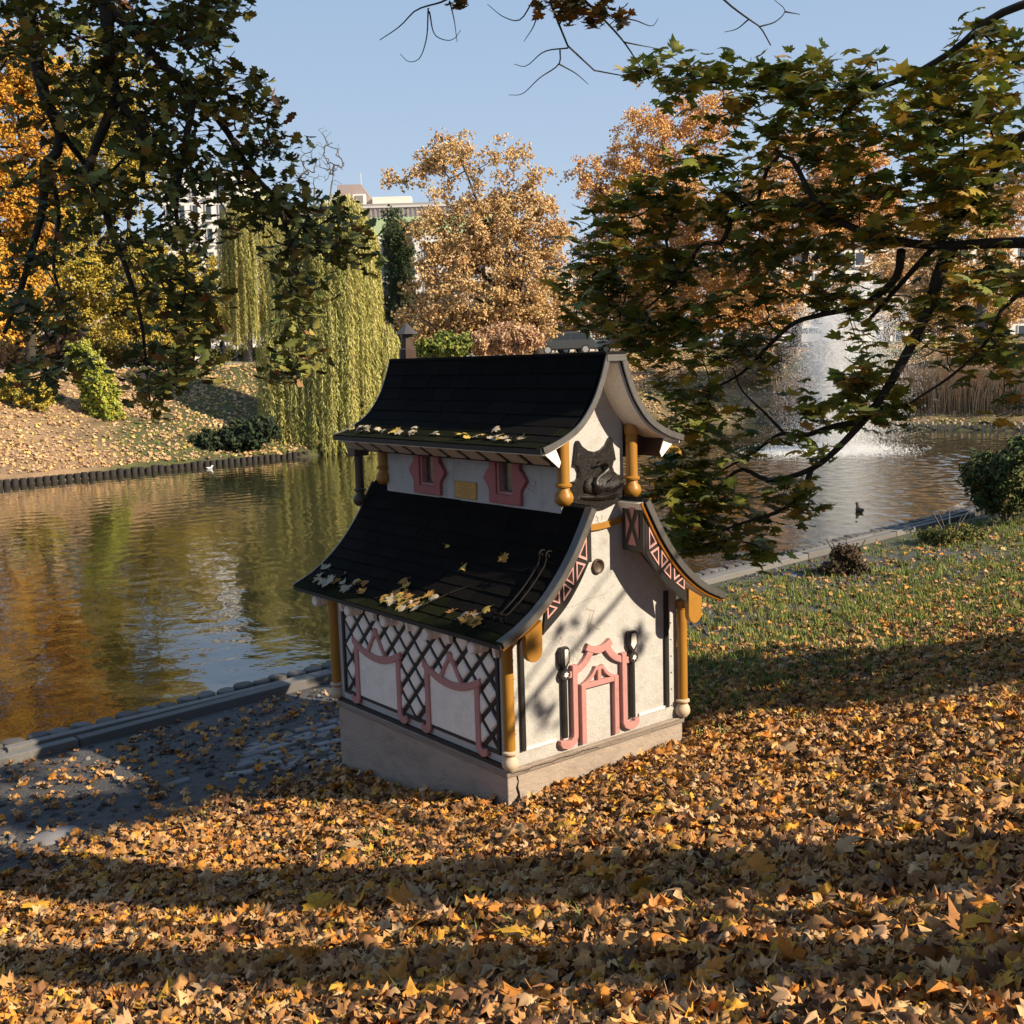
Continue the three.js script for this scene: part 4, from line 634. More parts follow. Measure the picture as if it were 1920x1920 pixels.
{ // grass tufts
  const r = RNG(950), tuft = (seed, h) => { const q = RNG(seed), pos = [], idx = [], uv = []; for (let i = 0; i < 9; i++) { const a = q() * 6.28, l = h * (0.5 + q() * 0.6), lean = 0.15 + q() * 0.5, w = 0.005, bx = gauss(q) * 0.03, bz = gauss(q) * 0.03, b = pos.length / 3, dx = Math.cos(a), dz = Math.sin(a); for (const t of [0, 0.5, 1]) for (const k of (t < 1 ? [-1, 1] : [0])) { pos.push(bx + dx * lean * l * t * t - dz * w * k * (1 - t * 0.5), l * t * (1 - 0.25 * t), bz + dz * lean * l * t * t + dx * w * k * (1 - t * 0.5)); uv.push(0.5, t); } idx.push(b, b + 1, b + 2, b + 1, b + 3, b + 2, b + 2, b + 3, b + 4); } const g = new THREE.BufferGeometry(); g.setAttribute('position', new THREE.Float32BufferAttribute(pos, 3)); g.setAttribute('uv', new THREE.Float32BufferAttribute(uv, 2)); g.setIndex(idx); g.computeVertexNormals(); return g; };
  const gs = [tuft(1, 0.11), tuft(2, 0.13)], ls = [[], []], pal = [[0.17, 0.22, 0.035, 3], [0.24, 0.25, 0.05, 2], [0.30, 0.24, 0.08, 1], [0.11, 0.16, 0.03, 2]];
  for (let i = 0; i < 90000; i++) {
    const d = 3 + 25 * r(), a = (r() - 0.5) * 1.4, x = Math.sin(a) * d, z = -Math.cos(a) * d, L = land(x, z); if (L.wet || L.dn < 0.6 || L.w > 0.4 || inHouse(x, z)) continue;
    const s = NX * x + NZ * z + 12.05, n = fbm(x * 0.9, z * 0.9, 3, 301); let k = smooth(0.56, 0.74, n) * 0.22 * smooth(2.8, 4.2, s);
    if (x > 1.6 && z < -9.5) k = 0.3 + 0.7 * smooth(0.42, 0.58, n) * smooth(0.6, 2, s); if (r() > k) continue;
    ls[d > 12 ? 1 : Math.floor(r() * 1.4)].push({ p: V(x, L.y - 0.01, z), q: new THREE.Quaternion().setFromEuler(new THREE.Euler(gauss(r) * 0.2, r() * 6.28, gauss(r) * 0.2)), s: 0.55 + r() * 0.8, c: pick(r, pal) });
  }
  for (let i = 0; i < 16000; i++) { const x = -18 + r() * 52, z = -84 + r() * 44, L = land(x, z); if (L.wet || L.w < 0.5 || L.df > 26) continue; const n2 = fbm(x * 0.16 + 3, z * 0.16, 3, 33); if (r() > smooth(0.4, 0.6, n2 + 0.1 * smooth(-17, -10, x) * smooth(2, -6, x))) continue; ls[1].push({ p: V(x, L.y, z), q: new THREE.Quaternion().setFromEuler(new THREE.Euler(0, r() * 6.28, 0)), s: 0.9 + r(), c: pick(r, pal) }); }
  const g = new THREE.Group(); g.name = 'grass'; g.userData = { kind: 'stuff', label: 'grass tufts growing through the leaves on the banks', category: 'grass' }; scene.add(g);
  const gm = mat(0xffffff, { roughness: 0.8, side: THREE.DoubleSide });
  ls.forEach((l, k) => scatter('grass_tufts', gs[k], gm, l, g));
}
{ // clods and gravel on the bare mud
  const r = RNG(980), l = [], g = new THREE.IcosahedronGeometry(1, 1), p = g.attributes.position; for (let i = 0; i < p.count; i++) { const f = 0.75 + 0.5 * hash2(Math.round(p.getX(i) * 50), Math.round(p.getY(i) * 50) + Math.round(p.getZ(i) * 91)); p.setXYZ(i, p.getX(i) * f, p.getY(i) * f, p.getZ(i) * f); } g.computeVertexNormals();
  for (let i = 0; i < 9000; i++) { const t = -9 + r() * 20, s = 0.35 + r() * 4.2, q = onShore(t, s, 0); if (inHouse(q.x, q.z) || r() > smooth(4.6, 2.4, s) * smooth(0.3, 0.6, fbm(q.x * 1.3, q.z * 1.3, 3, 88))) continue; const k = 0.008 + 0.03 * Math.pow(r(), 3); l.push({ p: V(q.x, groundY(q.x, q.z) + k * 0.1, q.z), q: freeQ(r), s: V(k * 1.3, k * 0.7, k), c: pick(r, [[0.09, 0.082, 0.08, 3], [0.14, 0.13, 0.125, 1], [0.05, 0.044, 0.04, 2]]) }); }
  const gr = new THREE.Group(); gr.name = 'mud_clods'; gr.userData = { kind: 'stuff', label: 'clods and grit scattered over the bare mud by the water edge', category: 'gravel' }; scene.add(gr);
  scatter('clods', g, mat(0xffffff, { roughness: 0.9 }), l, gr);
}
// ---------------------------------------------------------------- trees of the near bank
const P3 = (list) => list.map(([x, y, d]) => at(x, y, d));
function leaves(paths, r, per, spread, size, pal, tilt, out, along = 0.55) {
  for (const { pts } of paths) for (let i = 0; i < per; i++) {
    const t = clamp(1 - r() * along, 0, 1) * (pts.length - 1), k = Math.min(pts.length - 2, Math.floor(t)), p = pts[k].clone().lerp(pts[k + 1], t - k);
    p.x += gauss(r) * spread; p.y += gauss(r) * spread * 0.7; p.z += gauss(r) * spread;
    out.push({ p, q: leafQ(r, tilt), s: size * (0.65 + 0.6 * r()), c: pick(r, pal) });
  }
}
function crownTips(c, rad, n, r, shell = 0.25) { const o = []; for (let i = 0; i < n; i++) { let a, b, d, s; do { a = r() * 2 - 1; b = r() * 2 - 1; d = r() * 2 - 1; s = a * a + b * b + d * d; } while (s > 1 || s < shell); o.push(V(c[0] + a * rad[0], c[1] + b * rad[1], c[2] + d * rad[2])); } return o; }
function trunkPath(x, z, h, r, lean = 0.3) { const y = groundY(x, z) - 0.3, o = []; const a = gauss(r) * lean, b = gauss(r) * lean; for (let i = 0; i <= 5; i++) { const t = i / 5; o.push(V(x + a * t * t + gauss(r) * 0.06 * t, lerp(y, y + h, t), z + b * t * t + gauss(r) * 0.06 * t)); } return o; }

{ // maple right of the house
  const r = RNG(1001), tree = thing('maple_tree', 'maple tree with dark green leaves spreading limbs over the water right of the house', 'tree', V(0, 0, 0), 0);
  const TXZ = [8.6, -9.6], g0 = groundY(...TXZ);
  const trunk = { pts: [V(8.6, g0 - 0.3, -9.6), V(8.5, g0 + 1.2, -9.6), V(8.3, g0 + 2.6, -9.7), V(8.35, 7.2, -9.6), V(8.6, 9.5, -9.5), V(8.9, 12, -9.4)], r0: 0.36, r1: 0.09 };
  const limbs = [trunk,
    { pts: [V(8.3, 4.6, -9.7), V(6.6, 4.9, -10.2), ...P3([[1920, 455, 10.8], [1760, 460, 11], [1680, 452, 11], [1600, 428, 11.1], [1530, 380, 11.2], [1492, 310, 11.3], [1470, 287, 11.4], [1440, 315, 11.5], [1420, 380, 11.6]])], r0: 0.11, r1: 0.016 },
    { pts: P3([[1785, 462, 11], [1762, 510, 11], [1742, 575, 11.1], [1702, 660, 11.2], [1642, 760, 11.3], [1600, 810, 11.4], [1555, 855, 11.5], [1520, 880, 11.5], [1440, 900, 11.7], [1390, 880, 11.8], [1340, 925, 11.9], [1290, 985, 12]]), r0: 0.07, r1: 0.012 },
    { pts: P3([[1618, 790, 11.4], [1560, 800, 11.5], [1500, 818, 11.6], [1468, 812, 11.7], [1410, 850, 11.9], [1330, 895, 12.2]]), r0: 0.035, r1: 0.008 },
    { pts: P3([[1520, 882, 11.5], [1502, 930, 11.4], [1462, 958, 11.4], [1380, 985, 11.5], [1320, 1010, 11.6]]), r0: 0.034, r1: 0.008 },
    { pts: P3([[1470, 812, 11.7], [1440, 780, 11.9], [1390, 730, 12], [1375, 690, 12.2]]), r0: 0.02, r1: 0.006 },
    { pts: P3([[1560, 400, 11.2], [1480, 380, 11.5], [1400, 385, 11.7], [1375, 405, 11.8], [1352, 455, 11.9], [1315, 458, 12], [1290, 500, 12], [1240, 555, 12.2], [1195, 590, 12.3]]), r0: 0.045, r1: 0.01 },
    { pts: P3([[1690, 470, 11.2], [1680, 520, 11.4], [1620, 570, 11.6], [1540, 590, 11.7], [1490, 605, 11.8], [1440, 650, 12], [1390, 700, 12.2], [1300, 745, 12.5]]), r0: 0.045, r1: 0.009 },
    { pts: [V(8.3, 6.4, -9.7), ...P3([[1920, 255, 10.2], [1850, 345, 10.6], [1780, 430, 10.9], [1700, 520, 11.4], [1620, 610, 12]])], r0: 0.09, r1: 0.02 },
    { pts: [V(8.4, 7.6, -9.6), ...P3([[1930, 5, 10.2], [1860, 35, 10.5], [1780, 100, 11], [1660, 160, 11.5], [1500, 170, 12], [1300, 150, 12.3]])], r0: 0.08, r1: 0.012 },
    { pts: [V(8.4, 5.2, -9.6), ...P3([[1900, 560, 10.5], [1850, 640, 10.7], [1790, 700, 11], [1700, 760, 11.3]])], r0: 0.05, r1: 0.01 },
    { pts: [V(8.4, 7, -9.6), V(9.6, 8.4, -8.8), V(10.8, 9.2, -8.2)], r0: 0.1, r1: 0.03 }, { pts: [V(8.5, 8, -9.6), V(9.2, 9.8, -10.8), V(9.8, 10.6, -11.8)], r0: 0.09, r1: 0.03 },
    { pts: [V(8.35, 5.8, -9.65), V(9.4, 6.4, -9.2), V(10.8, 6.8, -9)], r0: 0.08, r1: 0.03 }];
  // [px, py, rx, ry, depth, count, half thickness]
  const blobs = [[1250, 150, 80, 55, 12, 26, 0.7], [1400, 150, 130, 55, 12, 44, 0.8], [1560, 150, 120, 60, 11.7, 46, 0.8], [1400, 260, 130, 70, 11.8, 40, 0.9], [1560, 260, 120, 80, 11.5, 46, 0.9], [1200, 370, 80, 60, 12.2, 30, 0.7], [1300, 360, 110, 70, 12, 46, 0.9], [1460, 400, 130, 80, 11.6, 54, 0.9], [1120, 440, 60, 55, 12.4, 24, 0.6], [1100, 540, 70, 60, 12.4, 30, 0.6], [1200, 500, 110, 80, 12.2, 56, 0.8], [1340, 530, 120, 80, 12, 56, 0.9], [1500, 510, 110, 70, 11.8, 44, 0.9], [1620, 400, 100, 90, 11.3, 44, 0.9], [1180, 610, 110, 50, 12.2, 36, 0.7], [1300, 650, 110, 55, 12.2, 42, 0.8], [1420, 650, 70, 60, 12, 22, 0.6], [1620, 560, 60, 60, 11.6, 18, 0.7],
    [1720, 230, 110, 110, 11, 60, 1], [1840, 150, 100, 130, 10.6, 60, 1], [1850, 330, 90, 110, 10.6, 56, 1], [1740, 380, 90, 80, 11, 38, 0.9], [1850, 520, 90, 90, 10.8, 36, 0.9], [1740, 560, 80, 60, 11.2, 20, 0.8], [1800, 640, 110, 60, 11, 26, 0.8], [1890, 700, 60, 90, 10.8, 18, 0.7],
    [1620, 690, 50, 60, 11.4, 20, 0.5], [1570, 760, 90, 45, 11.5, 24, 0.5], [1680, 770, 60, 50, 11.2, 14, 0.5], [1280, 760, 70, 60, 12.2, 22, 0.6], [1340, 820, 90, 60, 12, 32, 0.6], [1260, 890, 60, 60, 12, 30, 0.5], [1350, 930, 110, 50, 11.8, 44, 0.6], [1480, 940, 70, 45, 11.5, 22, 0.5], [1290, 1000, 70, 45, 11.8, 30, 0.5], [1400, 1020, 80, 40, 11.7, 22, 0.5], [1530, 840, 50, 50, 11.5, 8, 0.4]];
  const tips = blobTips(blobs, r);
  const G = grow(limbs, tips, r, { tipR: 0.0032, step: 0.28, pw: 0.36, bend: 0.18, sag: -0.04, seg: 4 });
  part('trunk', merge([G.limbGeo[0]]), barkDark, tree);
  G.limbGeo.slice(1).forEach((g) => part('limb', g, barkDark, tree));
  part('twigs', merge(G.twigs), barkDark, tree).userData.kind = 'stuff';
  const L = [[], []], pal = [[0.19, 0.22, 0.03, 4], [0.32, 0.29, 0.04, 3], [0.48, 0.34, 0.045, 2], [0.52, 0.29, 0.05, 1.1], [0.13, 0.17, 0.032, 2]];
  leaves(G.paths, r, 2, 0.17, 0.18, pal, 0.5, L[0]); leaves(G.paths, r, 2, 0.18, 0.175, pal, 0.5, L[1]);
  L.forEach((l, k) => scatter('foliage', mapleGeos[k], leafLit, l, tree));
  // crown over the slope, out to the side
  const T2 = [...crownTips([10.4, 9.2, -9.4], [3.4, 3.2, 3.2], 80, r), ...crownTips([9.0, 12, -9.5], [2.8, 2.2, 2.8], 30, r)];
  const G2 = grow([trunk, ...limbs.slice(-3)], T2, r, { tipR: 0.006, step: 0.6, seg: 4, minLimb: 0.3 }); part('twigs', merge(G2.twigs), barkDark, tree).userData.kind = 'stuff';
  const l2 = []; leaves(G2.paths, r, 16, 0.42, 0.24, pal, 0.5, l2, 0.7); scatter('foliage', mapleGeos[0], leafThin, l2, tree);
}
{ // oak on the left
  const r = RNG(1101), tree = thing('oak_tree', 'oak tree with dark lobed leaves hanging over the water at the upper left', 'tree', V(0, 0, 0), 0);
  const TXZ = [-8.2, -7.6], g0 = groundY(...TXZ);
  const trunk = { pts: [V(-8.2, g0 - 0.4, -7.6), V(-8.1, 2.2, -7.7), V(-7.9, 5, -7.8), V(-7.6, 8, -7.8), V(-7.4, 11.5, -7.8)], r0: 0.42, r1: 0.14 };
  const limbs = [trunk,
    { pts: [V(-7.6, 7.8, -7.8), V(-6.2, 9.2, -8), V(-5.2, 8.8, -8.2), ...P3([[20, -120, 8.6], [40, 0, 8.8], [62, 80, 9], [85, 185, 9.1], [112, 245, 9.2], [108, 285, 9.2], [86, 300, 9.2], [82, 380, 9.3], [62, 460, 9.4], [40, 540, 9.5], [8, 625, 9.6]])], r0: 0.16, r1: 0.018 },
    { pts: [V(-7.5, 8.8, -7.8), V(-5.8, 9.9, -8.2), V(-4.2, 9.2, -8.6), ...P3([[130, -120, 9], [195, 0, 9.2], [250, 60, 9.2], [312, 130, 9.3], [380, 190, 9.4], [425, 245, 9.5], [470, 320, 9.6], [520, 375, 9.7], [575, 435, 9.8], [640, 475, 9.9]])], r0: 0.14, r1: 0.012 },
    { pts: P3([[200, 10, 9.2], [205, 110, 9.1], [222, 180, 9], [262, 250, 8.9], [268, 340, 8.9]]), r0: 0.06, r1: 0.018 },
    { pts: P3([[222, 180, 9], [190, 250, 9], [168, 320, 9], [196, 390, 8.9], [210, 440, 8.9], [232, 490, 8.8], [262, 590, 8.8], [275, 690, 8.8], [280, 750, 8.8]]), r0: 0.045, r1: 0.007 },
    { pts: P3([[112, 245, 9.2], [160, 310, 9.4], [175, 350, 9.5], [200, 330, 9.6], [250, 280, 9.8]]), r0: 0.03, r1: 0.01 },
    { pts: P3([[520, 375, 9.7], [540, 440, 9.6], [560, 520, 9.5], [545, 600, 9.5], [540, 690, 9.5]]), r0: 0.022, r1: 0.006 },
    { pts: P3([[300, 120, 9.3], [360, 170, 9], [345, 280, 8.9], [330, 400, 8.9], [350, 500, 8.9], [330, 640, 8.9]]), r0: 0.04, r1: 0.007 },
    { pts: P3([[86, 300, 9.2], [110, 400, 9], [100, 500, 9], [125, 600, 9], [100, 700, 9]]), r0: 0.025, r1: 0.006 }];
  const blobs = [[60, 60, 90, 80, 9, 40], [200, 60, 110, 80, 9.2, 56], [340, 50, 90, 70, 9.4, 48], [430, 30, 45, 40, 9.6, 16], [120, 200, 100, 80, 9.1, 40], [270, 190, 110, 80, 9.2, 52], [400, 190, 90, 80, 9.5, 40], [470, 180, 60, 60, 9.6, 18], [60, 340, 60, 70, 9.2, 12], [170, 350, 90, 70, 9, 24], [300, 330, 100, 80, 9, 50], [420, 320, 90, 70, 9.5, 36], [510, 260, 55, 45, 9.7, 18], [90, 470, 70, 60, 9.2, 15], [210, 470, 90, 60, 8.9, 12], [330, 470, 70, 80, 8.9, 40], [470, 400, 60, 60, 9.6, 22], [560, 380, 60, 55, 9.7, 26], [620, 430, 70, 55, 9.9, 34], [660, 470, 40, 40, 9.9, 14], [560, 490, 60, 50, 9.6, 24], [555, 580, 45, 60, 9.5, 22], [570, 660, 45, 50, 9.5, 16], [540, 700, 40, 40, 9.5, 10], [280, 570, 80, 60, 8.8, 14], [370, 580, 45, 90, 8.9, 34], [350, 680, 55, 45, 8.9, 24], [280, 690, 55, 60, 8.8, 22], [270, 760, 30, 40, 8.8, 6], [110, 590, 70, 70, 9, 18], [60, 700, 60, 50, 9, 18], [120, 690, 50, 40, 9, 10], [30, 560, 40, 60, 9.4, 14]];
  const tips = blobTips(blobs.map((b) => [...b, 0.75]), r);
  const G = grow(limbs, tips, r, { tipR: 0.0032, step: 0.24, pw: 0.36, bend: 0.2, sag: 0.05, seg: 4, minLimb: 0.12 });
  part('trunk', G.limbGeo[0], barkDark, tree); G.limbGeo.slice(1).forEach((g) => part('limb', g, barkDark, tree));
  part('twigs', merge(G.twigs), barkDark, tree).userData.kind = 'stuff';
  const l = [], pal = [[0.13, 0.15, 0.03, 4], [0.22, 0.21, 0.042, 2], [0.32, 0.25, 0.055, 1], [0.26, 0.12, 0.05, 0.5], [0.08, 0.105, 0.026, 2]];
  leaves(G.paths, r, 6, 0.12, 0.125, pal, 0.75, l); scatter('foliage', oakGeo, leafThin, l, tree);
  const T2 = crownTips([-8.6, 11.8, -8.6], [3.4, 3.2, 3.6], 100, r), G2 = grow([trunk], T2, r, { tipR: 0.008, step: 0.7, seg: 4, minLimb: 0.6 }), l2 = [];
  part('twigs', merge(G2.twigs), barkDark, tree).userData.kind = 'stuff'; leaves(G2.paths, r, 14, 0.42, 0.22, pal, 0.8, l2, 0.7); scatter('foliage', oakGeo, leafThin, l2, tree);
}
{ // tall trees up the slope at the right, beyond the picture edge: their trunks throw the long bands of shade
  const r = RNG(1201), pal = [[0.14, 0.13, 0.02, 2], [0.26, 0.17, 0.025, 2], [0.07, 0.10, 0.018, 2], [0.38, 0.19, 0.03, 1]];
  const specs = [
    ['tall thick maple up the slope, its trunk shade crossing the whole foreground', 7.0, -2.35, 0.42, 16, [5.2, 13.4, -4.2], [6.8, 3.2, 5.4], 320],
    ['slimmer maple up the slope, throwing the lower narrow band of shade', 5.6, -1.7, 0.25, 11.5, [5.2, 12.0, -1.2], [3.0, 2.6, 2.8], 70],
    ['maple nearest the viewer, shading the bottom edge of the leaves', 6.0, -0.1, 0.30, 12.5, [6.2, 12.4, 0.6], [3.2, 2.8, 3.0], 70],
  ];
  specs.forEach(([lab, x, z, rad, h, c, R, n], k) => {
    const tree = thing('slope_tree', lab, 'tree', V(0, 0, 0)), tr = { pts: trunkPath(x, z, h, r, k ? 0.2 : 0.04), r0: rad, r1: rad * 0.8 }, limbs = [tr];
    if (k === 0) { // twigs that dip into the top of the view
      const top = V(6.6, 11.2, -2.9);
      limbs.push({ pts: [top, V(4.4, 10.2, -5), V(2.2, 8.6, -7), ...P3([[1020, -60, 8.2], [1031, 0, 8.2], [1054, 64, 8.3], [1072, 97, 8.4], [1102, 124, 8.5], [1144, 146, 8.6], [1168, 142, 8.7]])], r0: 0.07, r1: 0.004 });
      limbs.push({ pts: P3([[1020, -60, 8.2], [1095, 0, 8.1], [1144, 49, 8.1], [1170, 79, 8.1], [1200, 124, 8.2], [1216, 150, 8.3]]), r0: 0.014, r1: 0.003 });
      limbs.push({ pts: P3([[1020, -60, 8.2], [900, -40, 8.4], [832, 2, 8.6], [802, 11, 8.7], [780, 19, 8.7], [750, 49, 8.8], [712, 75, 8.9]]), r0: 0.014, r1: 0.003 });
      limbs.push({ pts: P3([[1180, -80, 8.1], [1300, -70, 8], [1358, 0, 7.9], [1404, 36, 7.9], [1426, 52, 8], [1445, 85, 8.1]]), r0: 0.014, r1: 0.004 });
      limbs.push({ pts: [V(7, 5.0, -2.4), V(7.0, 5.4, -3.4), V(7.1, 5.9, -4.9), V(7.3, 6.3, -6.2), V(7.3, 6.9, -7.2)], r0: 0.05, r1: 0.015 }, { pts: [V(7.0, 5.4, -3.4), V(7.6, 6.4, -4.6), V(7.9, 7.0, -5.8)], r0: 0.022, r1: 0.01 });
      for (const l of [[[1065, 90, 8.4], [1020, 97, 8.5], [986, 124, 8.6], [964, 120, 8.7]], [[1050, 94, 8.4], [1048, 120, 8.5], [1012, 146, 8.5], [979, 176, 8.6], [954, 178, 8.7]], [[1048, 120, 8.5], [1080, 138, 8.6], [1103, 158, 8.7]], [[803, 15, 8.7], [799, 75, 8.7], [784, 112, 8.8], [768, 116, 8.8], [750, 101, 8.9]], [[805, 22, 8.7], [818, 68, 8.6], [848, 75, 8.6], [864, 56, 8.6]], [[843, 2, 8.6], [852, 40, 8.5], [857, 79, 8.5]], [[1000, 0, 8.2], [975, 37, 8.3], [945, 32, 8.4], [914, 8, 8.5]], [[1010, 20, 8.2], [1000, 50, 8.2], [982, 78, 8.2]], [[1424, 50, 8], [1455, 40, 8], [1472, 20, 8], [1452, 0, 8]], [[1472, 22, 8], [1500, 27, 8]], [[1404, 36, 7.9], [1380, 55, 8], [1358, 60, 8]], [[1160, 33, 8.1], [1190, 38, 8.1], [1225, 48, 8.2], [1234, 34, 8.2]], [[1170, 79, 8.1], [1200, 85, 8.1], [1228, 90, 8.2]]]) limbs.push({ pts: P3(l), r0: 0.006, r1: 0.002 });
    } else limbs.push({ pts: [V(x, h * 0.75 + 2, z), V(x + 1, h * 0.9 + 2, z + 0.5), V(x + 1.8, h + 2.4, z + 1)], r0: rad * 0.4, r1: 0.03 });
    const G = grow(limbs, crownTips(c, R, n, r), r, { tipR: 0.009, step: 0.7, seg: 4, minLimb: 0 });
    part('trunk', G.limbGeo[0], barkDark, tree); G.limbGeo.slice(1).forEach((g) => part('limb', g, barkDark, tree)); part('twigs', merge(G.twigs), barkDark, tree).userData.kind = 'stuff';
    const l = []; leaves(G.paths, r, k ? 20 : 26, 0.45, 0.24, pal, 0.6, l, 0.7);
    if (k === 0) { const low = grow([tr], crownTips([8.0, 8.3, -3.25], [1.2, 0.9, 0.5], 26, r, 0), r, { tipR: 0.006, step: 0.5, seg: 4, minLimb: 0.3 }); part('twigs', merge(low.twigs), barkDark, tree).userData.kind = 'stuff'; leaves(low.paths, r, 18, 0.25, 0.22, pal, 0.7, l, 0.35); const spr = grow(limbs.slice(5, 7), crownTips([7.3, 6.2, -5.6], [0.5, 0.7, 1.2], 7, r, 0), r, { tipR: 0.005, step: 0.3, seg: 4 }); part('twigs', merge(spr.twigs), barkDark, tree).userData.kind = 'stuff'; leaves(spr.paths, r, 6, 0.14, 0.15, pal, 0.7, l, 0.4); }
    scatter('foliage', mapleGeos[0], leafThin, l, tree);
    if (k === 0) { const tips = blobTips([[1060, 20, 50, 30, 8.2, 20, 0.3], [1130, 25, 55, 40, 8.1, 22, 0.3], [850, 5, 15, 10, 8.6, 2, 0.1], [870, 8, 12, 8, 8.6, 1, 0.1]], r), H = grow(limbs.slice(1, 4), tips, r, { tipR: 0.002, step: 0.15, seg: 4 }); part('twigs', merge(H.twigs), barkDark, tree).userData.kind = 'stuff'; const q = []; leaves(H.paths, r, 4, 0.05, 0.085, [[0.3, 0.19, 0.03, 2], [0.4, 0.2, 0.03, 1.5], [0.10, 0.11, 0.02, 2]], 0.6, q); scatter('foliage', mapleGeos[0], leafThin, q, tree); }
  });
  const sap = thing('young_tree', 'thin young tree stem up the slope throwing a fine line of shade', 'tree'), tp = { pts: trunkPath(4.9, -2.7, 9.5, r, 0.2), r0: 0.055, r1: 0.02 }, G = grow([tp], crownTips([4.9, 11.8, -2.7], [1.4, 1.4, 1.4], 40, r), r, { tipR: 0.006, step: 0.5, minLimb: 0.8 });
  part('trunk', G.limbGeo[0], barkDark, sap); part('twigs', merge(G.twigs), barkDark, sap).userData.kind = 'stuff'; const l = []; leaves(G.paths, r, 10, 0.3, 0.2, pal, 0.6, l, 0.7); scatter('foliage', mapleGeos[0], leafThin, l, sap);
}
for (const [lab, x, z, rad, h, c, R, n] of [['hornbeam out to the right, its low crown shading the slope beside the house', 10.2, -7.4, 0.13, 7, [9.6, 5.3, -7.9], [2.3, 1.9, 1.9], 100], ['broad tree standing behind the viewer, its crown closing off the sky overhead', 1.2, 6.5, 0.36, 12, [2.6, 14, 2.6], [6.2, 3.6, 5.4], 300], ['lime tree left of the viewer, its high crown roofing over the foreground', -7.5, 3.0, 0.34, 12, [-4.2, 13.2, -2.2], [5.6, 3.0, 6.0], 330], ['beech behind the viewer to the right, its crown closing the back of the slope', 8.5, 9.5, 0.3, 12, [7.5, 10.5, 8.5], [5, 5.5, 4.5], 240]]) {
  const r = RNG(1270 + n), tree = thing('shade_tree', lab, 'tree'), tr = { pts: trunkPath(x, z, h, r, 0.2), r0: rad, r1: rad * 0.35 }, G = grow([tr], crownTips(c, R, n, r, 0.1), r, { tipR: 0.008, step: 0.7, seg: 4, minLimb: 0.35 }), l = [];
  part('trunk', G.limbGeo[0], barkDark, tree); part('twigs', merge(G.twigs), barkDark, tree).userData.kind = 'stuff'; leaves(G.paths, r, 22, 0.45, 0.26, [[0.14, 0.13, 0.02, 2], [0.26, 0.17, 0.025, 2], [0.07, 0.10, 0.018, 2]], 0.6, l, 0.7); scatter('foliage', mapleGeos[0], leafThin, l, tree);
}
function shrub(name, label, blobs, geo, size, per, pal, tipR, seedN, spread, material = leafFar, cat = 'shrub', group) {
  const r = RNG(seedN), b0 = blobs[0]; if (!b0[4]) { const h = hit(b0[0], b0[1] + b0[3] * 0.8); for (const b of blobs) b[4] = -h.z + (b[4] || 0); } const base = at(b0[0], b0[1] + b0[3], b0[4]); const y = groundY(base.x, base.z);
  const s = thing(name, label, cat, V(0, 0, 0), 0, group), stems = []; for (let i = 0; i < 5; i++) { const a = i * 1.26; stems.push({ pts: [V(base.x, y - 0.1, base.z), V(base.x + Math.cos(a) * 0.15, y + 0.25, base.z + Math.sin(a) * 0.15), V(base.x + Math.cos(a) * 0.35, y + 0.6, base.z + Math.sin(a) * 0.35)], r0: tipR * 5, r1: tipR * 3 }); }
  const G = grow(stems, blobTips(blobs, r).map((p) => { p.y = Math.max(p.y, groundY(p.x, p.z) + 0.05); return p; }), r, { tipR, step: 0.35, seg: 4 });
  part('stems', merge([...G.limbGeo, ...G.twigs]), barkGrey, s); const l = []; for (const { pts } of G.paths) for (let i = 0; i < per; i++) { const p = pts[pts.length - 1].clone().lerp(pts[Math.max(0, pts.length - 3)], r() * 0.8); p.x += gauss(r) * spread; p.y += gauss(r) * spread; p.z += gauss(r) * spread; l.push({ p, q: freeQ(r), s: size * (0.6 + 0.8 * r()), c: pick(r, pal) }); }
  scatter('foliage', geo, material, l, s); return s;
}
shrub('shore_bush', 'dark green bush overhanging the timber edge at the far right', [[1885, 910, 60, 55, 25, 60, 1.2], [1840, 900, 35, 45, 25, 30, 0.8], [1915, 860, 40, 50, 24, 30, 1]], clumpB, 0.20, 22, [[0.045, 0.07, 0.02, 3], [0.08, 0.09, 0.025, 2], [0.12, 0.1, 0.03, 1]], 0.006, 1301, 0.18);
shrub('brown_bush', 'small brown withered bush by the timber edge right of the house', [[1585, 1052, 32, 30, 0, 60, 0.35], [1560, 1066, 20, 16, 0, 20, 0.2], [1605, 1070, 20, 14, 0, 18, 0.25]], clumpB, 0.09, 18, [[0.10, 0.06, 0.035, 3], [0.07, 0.05, 0.03, 2], [0.06, 0.07, 0.025, 1]], 0.004, 1302, 0.07);
shrub('low_bush', 'low green and yellow bush on the bank beyond the brown bush', [[1780, 1004, 60, 16, 0, 50, 0.6]], clumpB, 0.10, 18, [[0.09, 0.11, 0.03, 3], [0.2, 0.16, 0.04, 2]], 0.004, 1303, 0.1);
{ // tall grass at the far end of the timber edge
  const r = RNG(1310), g = []; for (let i = 0; i < 420; i++) { const t = 17.6 + r() * 3.4, s = 0.4 + r() * 1.2, p = onShore(t, s, 0); p.y = groundY(p.x, p.z); const h = 0.5 + r() * 0.8, a = r() * 6.28, l = 0.15 + r() * 0.35; g.push(tube([p, p.clone().add(V(Math.cos(a) * l * 0.3, h * 0.6, Math.sin(a) * l * 0.3)), p.clone().add(V(Math.cos(a) * l, h, Math.sin(a) * l))], [0.006, 0.005, 0.001], 3, false)); }
  const m = solo('tall_grass', merge(g), mat(lin(0.10, 0.115, 0.04)), 'clump of tall green grass at the right end of the timber edge', 'grass'); m.userData.kind = 'stuff';
}
